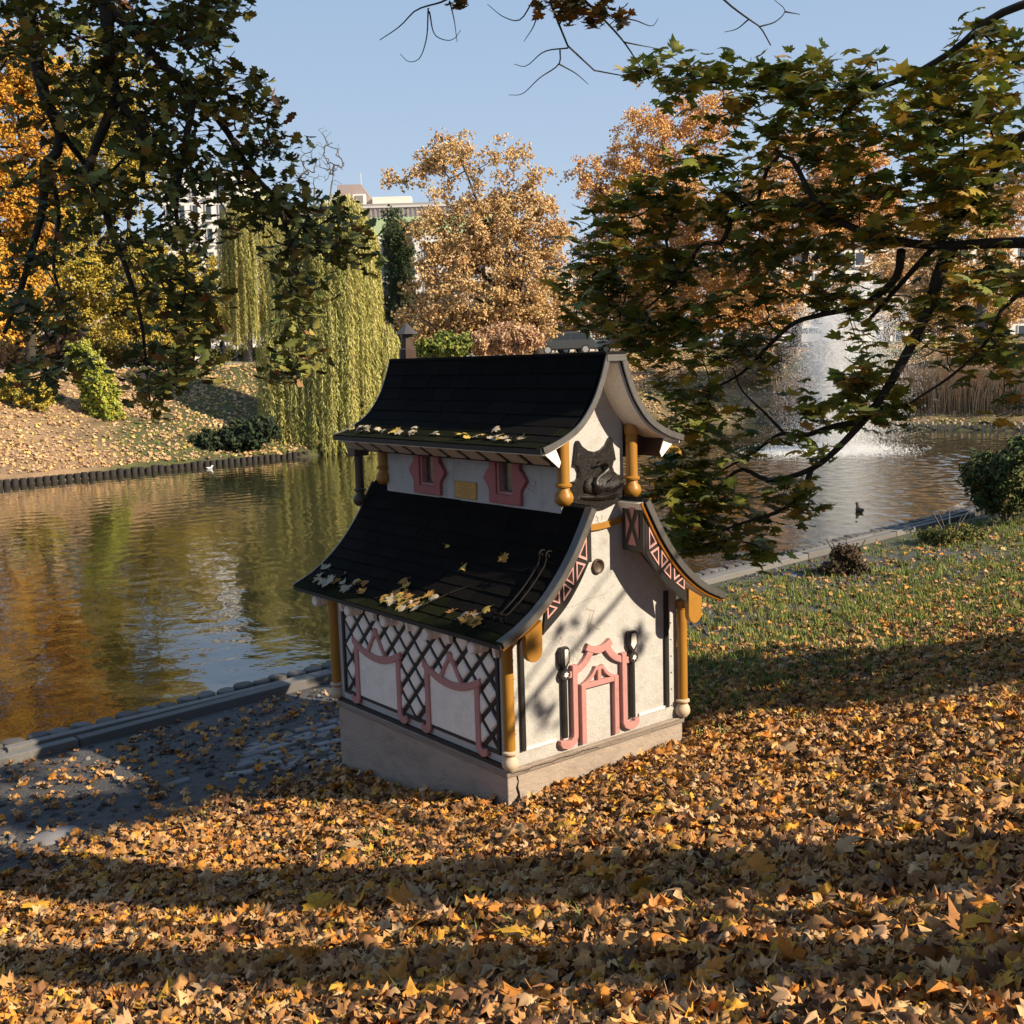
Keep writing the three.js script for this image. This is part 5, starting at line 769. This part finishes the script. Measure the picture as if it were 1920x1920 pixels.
// ---------------------------------------------------------------- far bank: trees, buildings, street
function bgTree(name, label, seedN, depth, base, blobs, pal, o = {}) {
  const r = RNG(seedN), b = at(base[0], base[1], depth), y0 = groundY(b.x, b.z), m = depth / FOC, tree = thing(name, label, 'tree', V(0, 0, 0));
  const top = at(...(o.top || [base[0] * 0.5 + blobs[0][0] * 0.5, blobs[0][1] + blobs[0][3] * 0.6]), depth), mid = V(lerp(b.x, top.x, 0.35), lerp(y0, top.y, 0.5), b.z);
  const limbs = [{ pts: [V(b.x, y0 - 0.3, b.z), V(lerp(b.x, mid.x, 0.4), lerp(y0, mid.y, 0.5), b.z), mid, top], r0: o.r || 0.38, r1: 0.07 }];
  for (let i = 1; i < Math.min(blobs.length, 7); i++) { const B = blobs[i], e = at(B[0], B[1] + B[3] * 0.2, depth + gauss(r) * B[2] * m * 0.4), s = limbs[0].pts[1].clone().lerp(mid, 0.4 + r() * 0.7); limbs.push({ pts: [s, s.clone().lerp(e, 0.5).add(V(0, -0.4, 0)), e], r0: (o.r || 0.38) * 0.45, r1: 0.04 }); }
  const dens = o.tips || 1, tips = blobTips(blobs.map(([x, y, rx, ry, k = 1]) => [x, y, rx, ry, depth, Math.round(rx * ry * m * m * 12 * dens * k), Math.max(1.2, (rx + ry) / 2 * m * 0.8)]), r);
  const G = grow(limbs, tips, r, { tipR: o.tipR || 0.011, step: 0.9, seg: 4, bend: 0.16, minLimb: 0.25 });
  part('trunk', merge(G.limbGeo), o.bark || barkDark, tree); part('branches', merge(G.twigs), o.bark || barkDark, tree);
  const l = [], per = o.per ?? 34, sp = o.spread || 0.5; for (const { pts } of G.paths) { const tone = 0.75 + r() * 0.5, c0 = pick(r, pal, 0.1); for (let i = 0; i < per; i++) { const p = pts[pts.length - 1].clone().lerp(pts[Math.max(0, pts.length - 2)], r() * 0.9); p.x += gauss(r) * sp; p.y += gauss(r) * sp * 0.8; p.z += gauss(r) * sp; l.push({ p, q: freeQ(r), s: (o.size || 0.20) * (0.6 + 0.8 * r()), c: pick(r, pal, 0.25).lerp(c0, 0.5) }); } }
  if (l.length) scatter('crown', o.geo || clumpA, leafFar, l, tree);
  return tree;
}
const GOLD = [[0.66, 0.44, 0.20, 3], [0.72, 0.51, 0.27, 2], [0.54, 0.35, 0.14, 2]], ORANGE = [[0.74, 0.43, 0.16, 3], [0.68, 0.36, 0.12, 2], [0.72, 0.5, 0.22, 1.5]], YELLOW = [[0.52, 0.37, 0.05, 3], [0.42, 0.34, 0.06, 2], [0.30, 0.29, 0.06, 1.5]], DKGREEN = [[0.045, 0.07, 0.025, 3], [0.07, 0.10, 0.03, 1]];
bgTree('golden_tree', 'large golden brown tree with a thin airy top behind the house roof', 2001, 74, [1015, 668], [[900, 330, 120, 80, 0.42], [860, 280, 90, 50, 0.32], [950, 430, 110, 80, 0.95], [850, 440, 100, 60, 0.8], [880, 540, 130, 80], [1000, 540, 80, 100], [820, 610, 90, 50], [960, 620, 90, 40], [1020, 430, 50, 60], [755, 330, 50, 25, 0.5], [990, 340, 50, 40, 0.5]], GOLD, { top: [930, 400], r: 0.5 });
bgTree('orange_tree', 'orange tree rising behind the maple, right of the golden one', 2002, 88, [1190, 668], [[1260, 250, 110, 60, 0.7], [1330, 220, 70, 50, 0.6], [1190, 310, 90, 50, 0.8], [1230, 400, 130, 90], [1110, 340, 60, 50, 0.6], [1330, 480, 110, 110], [1150, 520, 90, 90], [1220, 600, 120, 50]], ORANGE, { top: [1260, 300], r: 0.5 });
bgTree('orange_tree', 'second orange tree, farther right behind the maple limbs', 2003, 82, [1490, 650], [[1530, 300, 110, 60, 0.8], [1620, 290, 80, 50, 0.8], [1560, 400, 130, 80], [1450, 400, 80, 90], [1650, 400, 60, 70], [1470, 540, 80, 70, 0.7]], ORANGE, { top: [1540, 330], r: 0.45 });
bgTree('golden_tree', 'golden tree with a thick grey trunk on the far bank at the right edge', 2004, 66, [1838, 672], [[1820, 460, 120, 100], [1890, 350, 70, 90], [1750, 560, 60, 50], [1890, 560, 50, 70], [1740, 440, 60, 70, 0.7]], GOLD, { top: [1850, 430], r: 0.55, bark: barkGrey });
bgTree('orange_tree', 'deep orange tree at the far left picture edge', 2005, 60, [60, 690], [[30, 250, 75, 120], [70, 400, 60, 90], [40, 560, 70, 90], [10, 420, 50, 120], [30, 130, 70, 80], [100, 300, 40, 80, 0.8], [-50, 300, 60, 150], [-50, 140, 70, 100], [70, 150, 50, 70]], [[0.62, 0.30, 0.03, 3], [0.55, 0.36, 0.05, 2], [0.45, 0.2, 0.03, 1]], { top: [45, 330] });
bgTree('yellow_tree', 'yellow tree seen through the oak branches on the left', 2006, 68, [255, 690], [[220, 300, 110, 110, 0.8], [270, 520, 110, 90], [150, 540, 80, 90], [280, 625, 100, 40], [320, 540, 40, 50, 0.7], [140, 400, 60, 80], [230, 170, 80, 70, 0.6]], YELLOW, { top: [240, 440], r: 0.4 });
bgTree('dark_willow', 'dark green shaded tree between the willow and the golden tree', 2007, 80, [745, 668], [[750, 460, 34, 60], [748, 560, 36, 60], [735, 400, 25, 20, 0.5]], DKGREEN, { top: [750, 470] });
bgTree('bare_tree', 'leafless pale tree above the oak branch tip against the sky', 2008, 100, [588, 650], [[600, 290, 45, 60, 1.3], [565, 330, 30, 35, 1.1], [625, 320, 25, 40, 1]], GOLD, { top: [590, 350], per: 0, tipR: 0.016, bark: barkGrey, tips: 1.0 });
bgTree('street_tree', 'tan leaved street tree filling the gap behind the golden tree', 2011, 100, [900, 665], [[900, 590, 130, 70], [800, 600, 90, 60], [1010, 590, 110, 70], [720, 620, 60, 40]], GOLD, { top: [900, 560] });
bgTree('street_tree', 'orange brown street tree low behind the maple twigs', 2012, 98, [1300, 660], [[1300, 560, 130, 90], [1180, 590, 90, 70], [1420, 590, 90, 70]], ORANGE, { top: [1300, 540] });
bgTree('street_tree', 'golden street tree behind the reeds at the right', 2013, 96, [1660, 655], [[1690, 540, 110, 90, 0.8], [1580, 590, 60, 60, 0.6], [1800, 590, 110, 60]], GOLD, { top: [1680, 520] });
bgTree('street_tree', 'yellow green street tree behind the path lamp', 2014, 96, [390, 665], [[390, 560, 70, 80], [330, 600, 90, 60], [450, 600, 60, 50], [200, 610, 100, 50]], YELLOW, { top: [390, 540] });
bgTree('tall_tree', 'tall yellow tree behind the upper oak branches', 2015, 74, [150, 690], [[150, 250, 110, 120, 0.8], [250, 300, 50, 90, 0.6], [90, 420, 100, 90], [180, 130, 90, 70, 0.6]], YELLOW, { top: [180, 280], r: 0.5 });
bgTree('orange_tree', 'orange tree just beyond the left picture edge, mirrored in the water', 2016, 58, [-130, 690], [[-130, 300, 110, 130], [-110, 500, 110, 110], [-180, 430, 90, 120], [-40, 600, 70, 60]], [[0.68, 0.36, 0.05, 3], [0.6, 0.4, 0.06, 2]], { top: [-130, 330] });
// willows
function willow(label, seedN, depth, base, heads, n, pal, len) {
  const r = RNG(seedN), b = at(base[0], base[1], depth), y0 = groundY(b.x, b.z), m = depth / FOC, tree = thing('willow_tree', label, 'tree', V(0, 0, 0)), limbs = [], H0 = at(heads[0][0], heads[0][1] + heads[0][3] * 0.8, depth);
  limbs.push({ pts: [V(b.x, y0 - 0.3, b.z), V(b.x + 0.2, lerp(y0, H0.y, 0.5), b.z), H0], r0: 0.35, r1: 0.12 });
  const tips = [], sl = [];
  for (const [x, y, rx, ry, k, ly] of heads) { const q = at(x, y, depth); limbs.push({ pts: [H0.clone().lerp(limbs[0].pts[1], 0.4), H0.clone().lerp(q, 0.6), q], r0: 0.14, r1: 0.05 }); for (let i = 0; i < n * k; i++) { const a = r() * 6.283, u = Math.sqrt(r()), px = x + Math.cos(a) * u * rx, top = y - ry * Math.sqrt(Math.max(0, 1 - u * u)) + r() * ry * 0.5, z = depth + Math.sin(a) * u * rx * m * 0.9, p = at(px, top, z); if (i % 5 === 0) tips.push(p); sl.push([p, ly]); } }
  const G = grow(limbs, tips, r, { tipR: 0.01, step: 0.8, seg: 4 }); part('trunk', merge(G.limbGeo), barkGrey, tree); part('branches', merge(G.twigs), barkGrey, tree);
  const ls = [[], []]; for (const [p, ly] of sl) { const end = at(0, ly, depth).y + gauss(r) * 0.9 + (r() < 0.3 ? r() * 4 : 0); const drift = V(gauss(r) * 0.05, 0, gauss(r) * 0.05), c0 = pick(r, pal, 0.2); let y = p.y, k = 0; const yaw = r() * 6.28; while (y > Math.max(end, 0.15) && k < 16) { const s = 0.8 + r() * 0.5; ls[k % 2].push({ p: V(p.x + drift.x * k, y, p.z + drift.z * k), q: new THREE.Quaternion().setFromEuler(new THREE.Euler(gauss(r) * 0.06, yaw + k, gauss(r) * 0.06)), s: V(s * 1.25, s, s * 1.25), c: pick(r, pal, 0.2).lerp(c0, 0.6) }); y -= s * 0.95; k++; } }
  ls.forEach((l, k) => scatter('crown', strandGeos[k], leafFar, l, tree)); return tree;
}
const strandGeos = [strandGeo(31), strandGeo(32)];
const WIL = [[0.50, 0.46, 0.14, 3], [0.60, 0.54, 0.20, 2], [0.36, 0.35, 0.10, 2]];
willow('big yellow green weeping willow trailing to the water left of the house', 2101, 54, [650, 845], [[625, 450, 85, 60, 1, 850], [560, 480, 60, 50, 0.7, 850], [690, 660, 52, 50, 0.55, 815], [680, 470, 30, 50, 0.35, 640], [590, 560, 60, 60, 0.5, 860], [530, 640, 50, 60, 0.4, 850], [640, 400, 50, 40, 0.4, 700], [720, 640, 28, 40, 0.25, 790]], 620, WIL);
willow('thinner willow with hanging strands on the bank top by the path', 2102, 72, [466, 690], [[470, 400, 60, 50, 0.6, 640], [525, 440, 45, 50, 0.5, 670], [440, 430, 35, 40, 0.25, 600]], 330, WIL);
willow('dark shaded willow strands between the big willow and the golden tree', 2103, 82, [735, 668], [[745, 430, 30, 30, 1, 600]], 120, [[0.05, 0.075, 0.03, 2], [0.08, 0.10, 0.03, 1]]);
// shrubs and reeds of the far bank
shrub('bank_shrub', 'yellow green shrub standing on the leafy far bank at the left', [[188, 738, 36, 52, 0, 90, 0.9], [165, 690, 36, 34, 0, 40, 0.7], [195, 772, 32, 22, 0, 50, 0.8], [150, 660, 26, 26, 0, 18, 0.5], [205, 790, 22, 10, 0, 16, 0.5]], clumpA, 0.17, 30, [[0.34, 0.36, 0.05, 3], [0.25, 0.28, 0.045, 2], [0.45, 0.38, 0.06, 1]], 0.012, 2201, 0.22);
shrub('bank_shrub', 'small orange yellow shrub low at the left picture edge', [[60, 742, 54, 26, 0, 70, 0.9], [20, 725, 30, 26, 0, 24, 0.6]], clumpA, 0.17, 30, YELLOW, 0.012, 2202, 0.22);
shrub('dark_shrub', 'dark evergreen shrub at the water edge under the oak branch', [[430, 825, 56, 22, 0, 80, 1], [480, 805, 46, 26, 0, 50, 1], [390, 835, 30, 12, 0, 24, 0.7]], clumpA, 0.26, 20, [[0.02, 0.035, 0.015, 3], [0.04, 0.055, 0.02, 1]], 0.012, 2203, 0.22);
shrub('street_shrub', 'tan feathery shrub behind the roof ridge', [[960, 635, 55, 26, 70, 90, 1.5], [900, 645, 40, 20, 70, 50, 1.2]], clumpB, 0.34, 20, [[0.52, 0.33, 0.2, 3], [0.42, 0.24, 0.12, 2]], 0.012, 2204, 0.3);
shrub('street_shrub', 'green shrub behind the chimney of the little house', [[845, 648, 45, 22, 69, 70, 1.2], [800, 655, 30, 14, 69, 30, 1]], clumpA, 0.3, 20, [[0.16, 0.2, 0.04, 3], [0.25, 0.24, 0.05, 1]], 0.012, 2205, 0.3);
shrub('street_shrub', 'pale brown shrub on the far lawn near the fountain', [[1440, 665, 70, 35, 74, 60, 2], [1390, 680, 40, 25, 74, 30, 1.5]], clumpB, 0.3, 12, [[0.46, 0.32, 0.2, 3], [0.36, 0.24, 0.14, 2]], 0.016, 2206, 0.35);
shrub('street_shrub', 'tall dry bush on the bank beyond the path at the left', [[120, 655, 45, 40, 70, 60, 1.2]], clumpB, 0.3, 14, [[0.42, 0.28, 0.2, 3], [0.3, 0.2, 0.13, 2]], 0.014, 2207, 0.3);
{
  const r = RNG(2300), g = []; for (let i = 0; i < 2600; i++) { const t = r(), q = t < 0.75 ? V(18.8, 0, -60.2).lerp(V(26.5, 0, -55.2), t / 0.75) : V(15.2, 0, -67).lerp(V(18.8, 0, -60.2), (t - 0.75) * 4); q.x += 0.5 + r() * 1.6; q.z -= 0.4 + r() * 2.2; q.y = groundY(q.x, q.z); const h = 1.0 + r() * 1.3, a = r() * 6.28, l = 0.1 + r() * 0.35; g.push(tube([q, V(q.x + Math.cos(a) * l * 0.3, q.y + h * 0.6, q.z + Math.sin(a) * l * 0.3), V(q.x + Math.cos(a) * l, q.y + h, q.z + Math.sin(a) * l)], [0.018, 0.016, 0.022], 3, false)); }
  const m = solo('reeds', merge(g), mat(lin(0.46, 0.32, 0.19)), 'dry tan reeds along the far bank at the right', 'reeds'); m.userData.kind = 'stuff';
}
shrub('street_shrub', 'broad tan bush beyond the path at the far left edge', [[35, 662, 70, 40, 72, 90, 1.5], [-20, 650, 50, 45, 72, 40, 1.5]], clumpB, 0.3, 18, [[0.46, 0.30, 0.17, 3], [0.5, 0.36, 0.1, 1]], 0.014, 2208, 0.35);
shrub('street_shrub', 'yellow brown bush beyond the path under the yellow tree', [[250, 660, 80, 30, 72, 90, 1.5], [330, 655, 50, 30, 72, 40, 1.5]], clumpA, 0.26, 20, [[0.45, 0.32, 0.1, 3], [0.3, 0.26, 0.07, 2]], 0.014, 2209, 0.35);
{ // clipped hedge along the path
  const r = RNG(2310), h = thing('hedge', 'low clipped hedge beside the path behind the walker', 'hedge', V(0, 0, 0)), l = [], A = at(395, 668, 90), B = at(560, 664, 90);
  for (let i = 0; i < 1500; i++) { const p = A.clone().lerp(B, r()); p.z += gauss(r) * 0.4; p.y = groundY(p.x, p.z) + r() * 0.95; l.push({ p, q: freeQ(r), s: 0.3 * (0.7 + r() * 0.6), c: pick(r, [[0.12, 0.12, 0.04, 2], [0.2, 0.16, 0.06, 1]]) }); }
  scatter('foliage', clumpA, leafFar, l, h); part('stems', box(B.x - A.x, 0.7, 0.3, (A.x + B.x) / 2, groundY(A.x, A.z) + 0.3, (A.z + B.z) / 2), barkDark, h);
}
// buildings
function building(name, label, px0, px1, pyTop, depth, wallC, rows, cols, wi, o = {}) {
  const a = at(px0, pyTop, depth), b = at(px1, pyTop, depth), W = b.x - a.x, base = 3.5, top = a.y, H = top - base, D = o.d || 14, g = thing(name, label, 'building', V((a.x + b.x) / 2, base, -depth));
  const wm = mat(wallC, { roughness: 0.9, map: grain(256, 12, 3, 0.85, 1.1, 260, 0.1) }), gm = mat(lin(0.05, 0.06, 0.075), { roughness: 0.12 }), fm = mat(lin(0.6, 0.58, 0.55));
  part('wall', box(W, H, D, 0, H / 2, -D / 2), wm, g); part('roof', box(W + 0.5, 0.35, D + 0.5, 0, H + 0.176, -D / 2), mat(o.roof || lin(0.3, 0.28, 0.27)), g);
  const sx = W / cols, sy = (H - 1.2 - (o.skip || 0)) / rows, ww = sx * wi, wh = sy * 0.62, fg = new THREE.BoxGeometry(ww + 0.24, wh + 0.24, 0.12), pg = new THREE.BoxGeometry(ww, wh, 0.06), sg = new THREE.BoxGeometry(ww + 0.4, 0.1, 0.3);
  for (let i = 0; i < cols; i++) for (let j = 0; j < rows; j++) { const w = part('window', fg, fm, g); w.position.set(-W / 2 + sx * (i + 0.5), 1 + sy * (j + 0.5), 0.06); const p = part('pane', pg, gm, w); p.position.z = 0.05; const s = part('sill', sg, fm, w); s.position.set(0, -wh / 2 - 0.17, 0.1); }
  return { g, W, H, D };
}
{
  const B = building('office_building', 'office block with louvred roof storey and pale green band above the willow', 560, 960, 392, 150, lin(0.62, 0.60, 0.58), 6, 9, 0.6, { skip: 4 });
  const n = 46; for (let i = 0; i < n; i++) { const s = part('louvre', box(0.22, 1.1, 0.2, 0, 0, 0), mat(lin(0.30, 0.24, 0.21)), B.g); s.position.set(-B.W / 2 + B.W * (i + 0.5) / n, B.H - 0.72, 0.1); }
  part('green_band', box(B.W + 0.1, 2.2, 0.3, 0, B.H - 2.5, 0.0), mat(lin(0.36, 0.46, 0.26)), B.g); part('parapet', box(B.W + 0.3, 0.25, 0.5, 0, B.H - 0.05, 0.05), mat(lin(0.55, 0.52, 0.5)), B.g);
  const p0 = at(632, 352, 152), p1 = at(700, 352, 152), x0 = p0.x - B.g.position.x, x1 = p1.x - B.g.position.x; const ph = p0.y - 3.5 - B.H;
  const pen = part('penthouse', extr(shapeOf([[x0, 0], [x1, 0], [x1 - 0.2, ph * 0.3], [x1 - 1.6, ph], [x0, ph]]), 5, -7), mat(lin(0.34, 0.27, 0.25)), B.g); pen.position.y = B.H + 0.36;
  const vb = part('roof_unit', box(1.5, 1.3, 1.2, x0 + 3, B.H + 1.1, -1.2), mat(lin(0.72, 0.7, 0.68)), B.g); part('fan_guard', box(1.0, 0.9, 0.1, x0 + 3, B.H + 1.1, -0.55), mat(lin(0.25, 0.22, 0.2)), vb); part('roof_unit', box(5, 1.0, 2, x1 + 2.4, B.H + 0.9, -2.2), mat(lin(0.72, 0.66, 0.58)), B.g); part('mast', box(0.08, 3.4, 0.08, x1 - 1.8, B.H + ph + 0.4, -4), mat(lin(0.6, 0.6, 0.6)), B.g);
  building('white_building', 'white house front seen through the hanging willow strands', 300, 450, 330, 118, lin(0.74, 0.71, 0.68), 8, 6, 0.36);
  building('cream_building', 'cream house front behind the golden tree', 800, 1260, 520, 128, lin(0.66, 0.60, 0.56), 4, 12, 0.42);
  building('white_building', 'long pale house front behind the fountain and the maple', 1400, 1980, 470, 132, lin(0.74, 0.70, 0.67), 5, 15, 0.42);
  building('yellow_building', 'ochre house front at the far left behind the orange tree', -60, 300, 470, 122, lin(0.6, 0.44, 0.25), 5, 9, 0.42);
}
// parked cars
function car(label, px, depth, paint, turn) {
  const p = at(px, 660, depth), y = groundY(p.x, p.z), c = thing('parked_car', label, 'car', V(p.x, y, p.z), turn, 'cars parked beyond the far bank');
  const bm = mat(paint, { roughness: 0.3, metalness: 0.2 }), gl = mat(lin(0.02, 0.025, 0.03), { roughness: 0.08 }), tm = mat(lin(0.015, 0.015, 0.015)), rm = mat(lin(0.4, 0.4, 0.4), { metalness: 0.6, roughness: 0.35 });
  const body2 = shapeOf(curve2([[-2.2, 0.35], [-2.28, 0.7], [-2.1, 0.98], [-1.3, 1.05]], 8).concat(curve2([[-0.75, 1.5], [-0.2, 1.62], [0.9, 1.62], [1.6, 1.5]], 8), curve2([[2.05, 1.02], [2.22, 0.8], [2.22, 0.35]], 6)));
  const g = extr(body2, 1.75, -0.875, 0.08); part('body', g, bm, c);
  for (const s of [-1, 1]) { part('side_window', extr(shapeOf([[-1.05, 1.08], [-0.65, 1.45], [0.3, 1.52], [0.3, 1.08]]), 0.02, s > 0 ? 0.87 : -0.89), gl, c); part('side_window', extr(shapeOf([[0.4, 1.08], [0.4, 1.52], [1.35, 1.46], [1.75, 1.08]]), 0.02, s > 0 ? 0.87 : -0.89), gl, c); part('headlight', box(0.12, 0.14, 0.32, -2.2, 0.8, s * 0.6, 0.03), rm, c); }
  for (const [x, s] of [[-1.4, 1], [1.4, 1], [-1.4, -1], [1.4, -1]]) { const w = part('wheel', (() => { const q = new THREE.CylinderGeometry(0.34, 0.34, 0.22, 20); q.rotateX(Math.PI / 2); return q; })(), tm, c); w.position.set(x, 0.34, s * 0.8); const rg = new THREE.CylinderGeometry(0.22, 0.22, 0.24, 14); rg.rotateX(Math.PI / 2); part('rim', rg, rm, w); }
}
car('dark car with bright wheels parked behind the roof ridge', 1058, 84, lin(0.05, 0.055, 0.06), 0.15); car('white car parked left of the maple twigs behind the ridge', 1025, 92, lin(0.7, 0.7, 0.72), 0.15); car('white car seen through the maple leaves right of the ridge', 1165, 92, lin(0.66, 0.66, 0.68), 0.1); car('silver car seen beside the fountain spray through the leaves', 1500, 92, lin(0.6, 0.6, 0.62), 0.1);
{ // lamp post by the path
  const p = at(444, 668, 86), y = groundY(p.x, p.z), l = thing('street_lamp', 'street lamp with a glass lantern beside the path at the left', 'lamp', V(p.x, y, p.z)), m = mat(lin(0.04, 0.04, 0.042), { roughness: 0.5 });
  part('post', tube([V(0, 0, 0), V(0, 0.7, 0), V(0, 0.75, 0), V(0, 3.4, 0)], [0.1, 0.09, 0.055, 0.045], 10), m, l); const la = part('lantern', new THREE.CylinderGeometry(0.24, 0.15, 0.5, 6), mat(lin(0.7, 0.72, 0.72), { roughness: 0.2 }), l); la.position.y = 3.66; const cp = part('lantern_cap', new THREE.ConeGeometry(0.3, 0.22, 6), m, l); cp.position.y = 4.02;
}
{ // person walking on the path
  const p = at(418, 668, 84), y = groundY(p.x, p.z), caps = [[0, 1.30, 0, 0.15, 0, 1.0, 0, 0.15], [-0.16, 1.38, 0, 0.07, 0.16, 1.38, 0, 0.07], [0, 1.42, 0, 0.055, 0, 1.52, 0.01, 0.055], [0, 1.60, 0.02, 0.095, 0, 1.68, 0.0, 0.1], [-0.09, 0.95, 0, 0.105, -0.1, 0.5, 0.08, 0.075], [-0.1, 0.5, 0.08, 0.072, -0.1, 0.09, 0.0, 0.05], [0.09, 0.95, 0, 0.105, 0.1, 0.5, -0.04, 0.075], [0.1, 0.5, -0.04, 0.072, 0.1, 0.09, -0.2, 0.05], [-0.1, 0.05, 0, 0.045, -0.1, 0.04, 0.16, 0.04], [0.1, 0.05, -0.2, 0.045, 0.1, 0.04, -0.05, 0.04], [-0.2, 1.36, 0, 0.06, -0.26, 1.08, -0.05, 0.05], [-0.26, 1.08, -0.05, 0.048, -0.24, 0.84, 0.06, 0.04], [0.2, 1.36, 0, 0.06, 0.26, 1.08, 0.03, 0.05], [0.26, 1.08, 0.03, 0.048, 0.24, 0.86, 0.16, 0.04]];
  const t = thing('person', 'person in dark clothes walking on the path at the left', 'person', V(p.x, y, p.z), 1.2);
  const g = body(caps, 56, 1.0, 0, 0.92, 0, 0.05), n = g.attributes.position.count, col = new Float32Array(n * 3); for (let i = 0; i < n; i++) { const py = g.attributes.position.getY(i), pz = g.attributes.position.getZ(i), c = py > 1.5 ? (pz > 0.03 && py < 1.66 ? [0.45, 0.26, 0.18] : [0.03, 0.022, 0.018]) : py > 0.92 ? [0.022, 0.022, 0.028] : py > 0.08 ? [0.02, 0.022, 0.03] : [0.012, 0.012, 0.012]; col.set(c, i * 3); } g.setAttribute('color', new THREE.BufferAttribute(col, 3));
  part('body', g, mat(0xffffff, { vertexColors: true }), t);
}
{ // duck and fountain
  const p = at(1612, 956, 28.9), d = thing('duck', 'brown duck swimming on the open water right of the house', 'duck', V(p.x, 0, p.z), 1.75); d.scale.setScalar(0.8);
  part('body', body([[-0.16, 0.06, 0, 0.06, 0.1, 0.06, 0, 0.09], [-0.28, 0.12, 0, 0.015, -0.14, 0.08, 0, 0.055], [0.1, 0.08, 0, 0.07, 0.17, 0.22, 0, 0.038], [0.17, 0.25, 0, 0.05, 0.19, 0.26, 0, 0.045], [0.22, 0.25, 0, 0.02, 0.29, 0.235, 0, 0.013]], 48, 0.36, 0, 0.12, 0, 0.03), mat(lin(0.05, 0.035, 0.025), { roughness: 0.7 }), d);
  const g2 = at(393, 868, 47), gull = thing('gull', 'tiny white water bird by the far bank piles at the left', 'bird', V(g2.x, 0, g2.z), 0.4); gull.scale.setScalar(0.55); part('body', body([[-0.16, 0.06, 0, 0.05, 0.1, 0.07, 0, 0.08], [-0.28, 0.11, 0, 0.012, -0.14, 0.08, 0, 0.045], [0.1, 0.1, 0, 0.06, 0.16, 0.2, 0, 0.04], [0.16, 0.22, 0, 0.048, 0.18, 0.22, 0, 0.045], [0.2, 0.22, 0, 0.018, 0.27, 0.21, 0, 0.01]], 48, 0.36, 0, 0.12, 0, 0.03), mat(lin(0.75, 0.75, 0.75)), gull);
  const r = RNG(2500), f = at(1545, 845, 47), fo = thing('fountain', 'white misty fountain jet rising from the pond behind the maple branch', 'fountain', V(f.x, 0, f.z)), l = [];
  const noz = part('nozzle', (() => { const g = new THREE.LatheGeometry([[0, 0.3], [0.05, 0.3], [0.07, 0.12], [0.35, 0.06], [0.4, -0.3], [0, -0.3]].map(([a, b]) => new THREE.Vector2(a, b)), 16); return g; })(), mat(lin(0.06, 0.06, 0.06), { metalness: 0.5, roughness: 0.5 }), fo);
  for (let i = 0; i < 90000; i++) { const v = 10.8 * (0.75 + 0.27 * r()), a = r() * 6.283, th = Math.abs(gauss(r)) * 0.15, tt = r() * 2 * v * Math.cos(th) / 9.81, h = v * Math.cos(th) * tt - 4.905 * tt * tt, d = v * Math.sin(th) * tt; if (h < 0) continue; const x = Math.cos(a) * d + 0.10 * tt * tt + gauss(r) * 0.05 * tt * 2, z = Math.sin(a) * d + gauss(r) * 0.05 * tt * 2; const s = 0.009 + 0.012 * r() * r(); l.push({ p: V(x, h, z), q: freeQ(r), s, c: lin(1, 1, 1) }); }
  for (let i = 0; i < 60000; i++) { const a = r() * 6.283, d = Math.abs(gauss(r)) * 2.4, h = 0.1 + 6.8 * Math.pow(r(), 1.2) * Math.exp(-d * d * 0.04); l.push({ p: V(Math.cos(a) * d + 0.8 + 0.12 * h, h, Math.sin(a) * d), q: freeQ(r), s: 0.009 + 0.006 * r(), c: lin(1, 1, 1) }); }
  for (let i = 0; i < 16000; i++) { const a = r() * 6.283, d = 0.5 + Math.abs(gauss(r)) * 2.6, h = Math.abs(gauss(r)) * 0.12; l.push({ p: V(Math.cos(a) * d, h, Math.sin(a) * d), q: freeQ(r), s: 0.012 + 0.016 * r() * r(), c: lin(1, 1, 1) }); }
  scatter('spray', new THREE.OctahedronGeometry(1, 0), mat(lin(0.9, 0.9, 0.9), { roughness: 0.5 }), l, fo);
}
renderer.render(scene, camera);
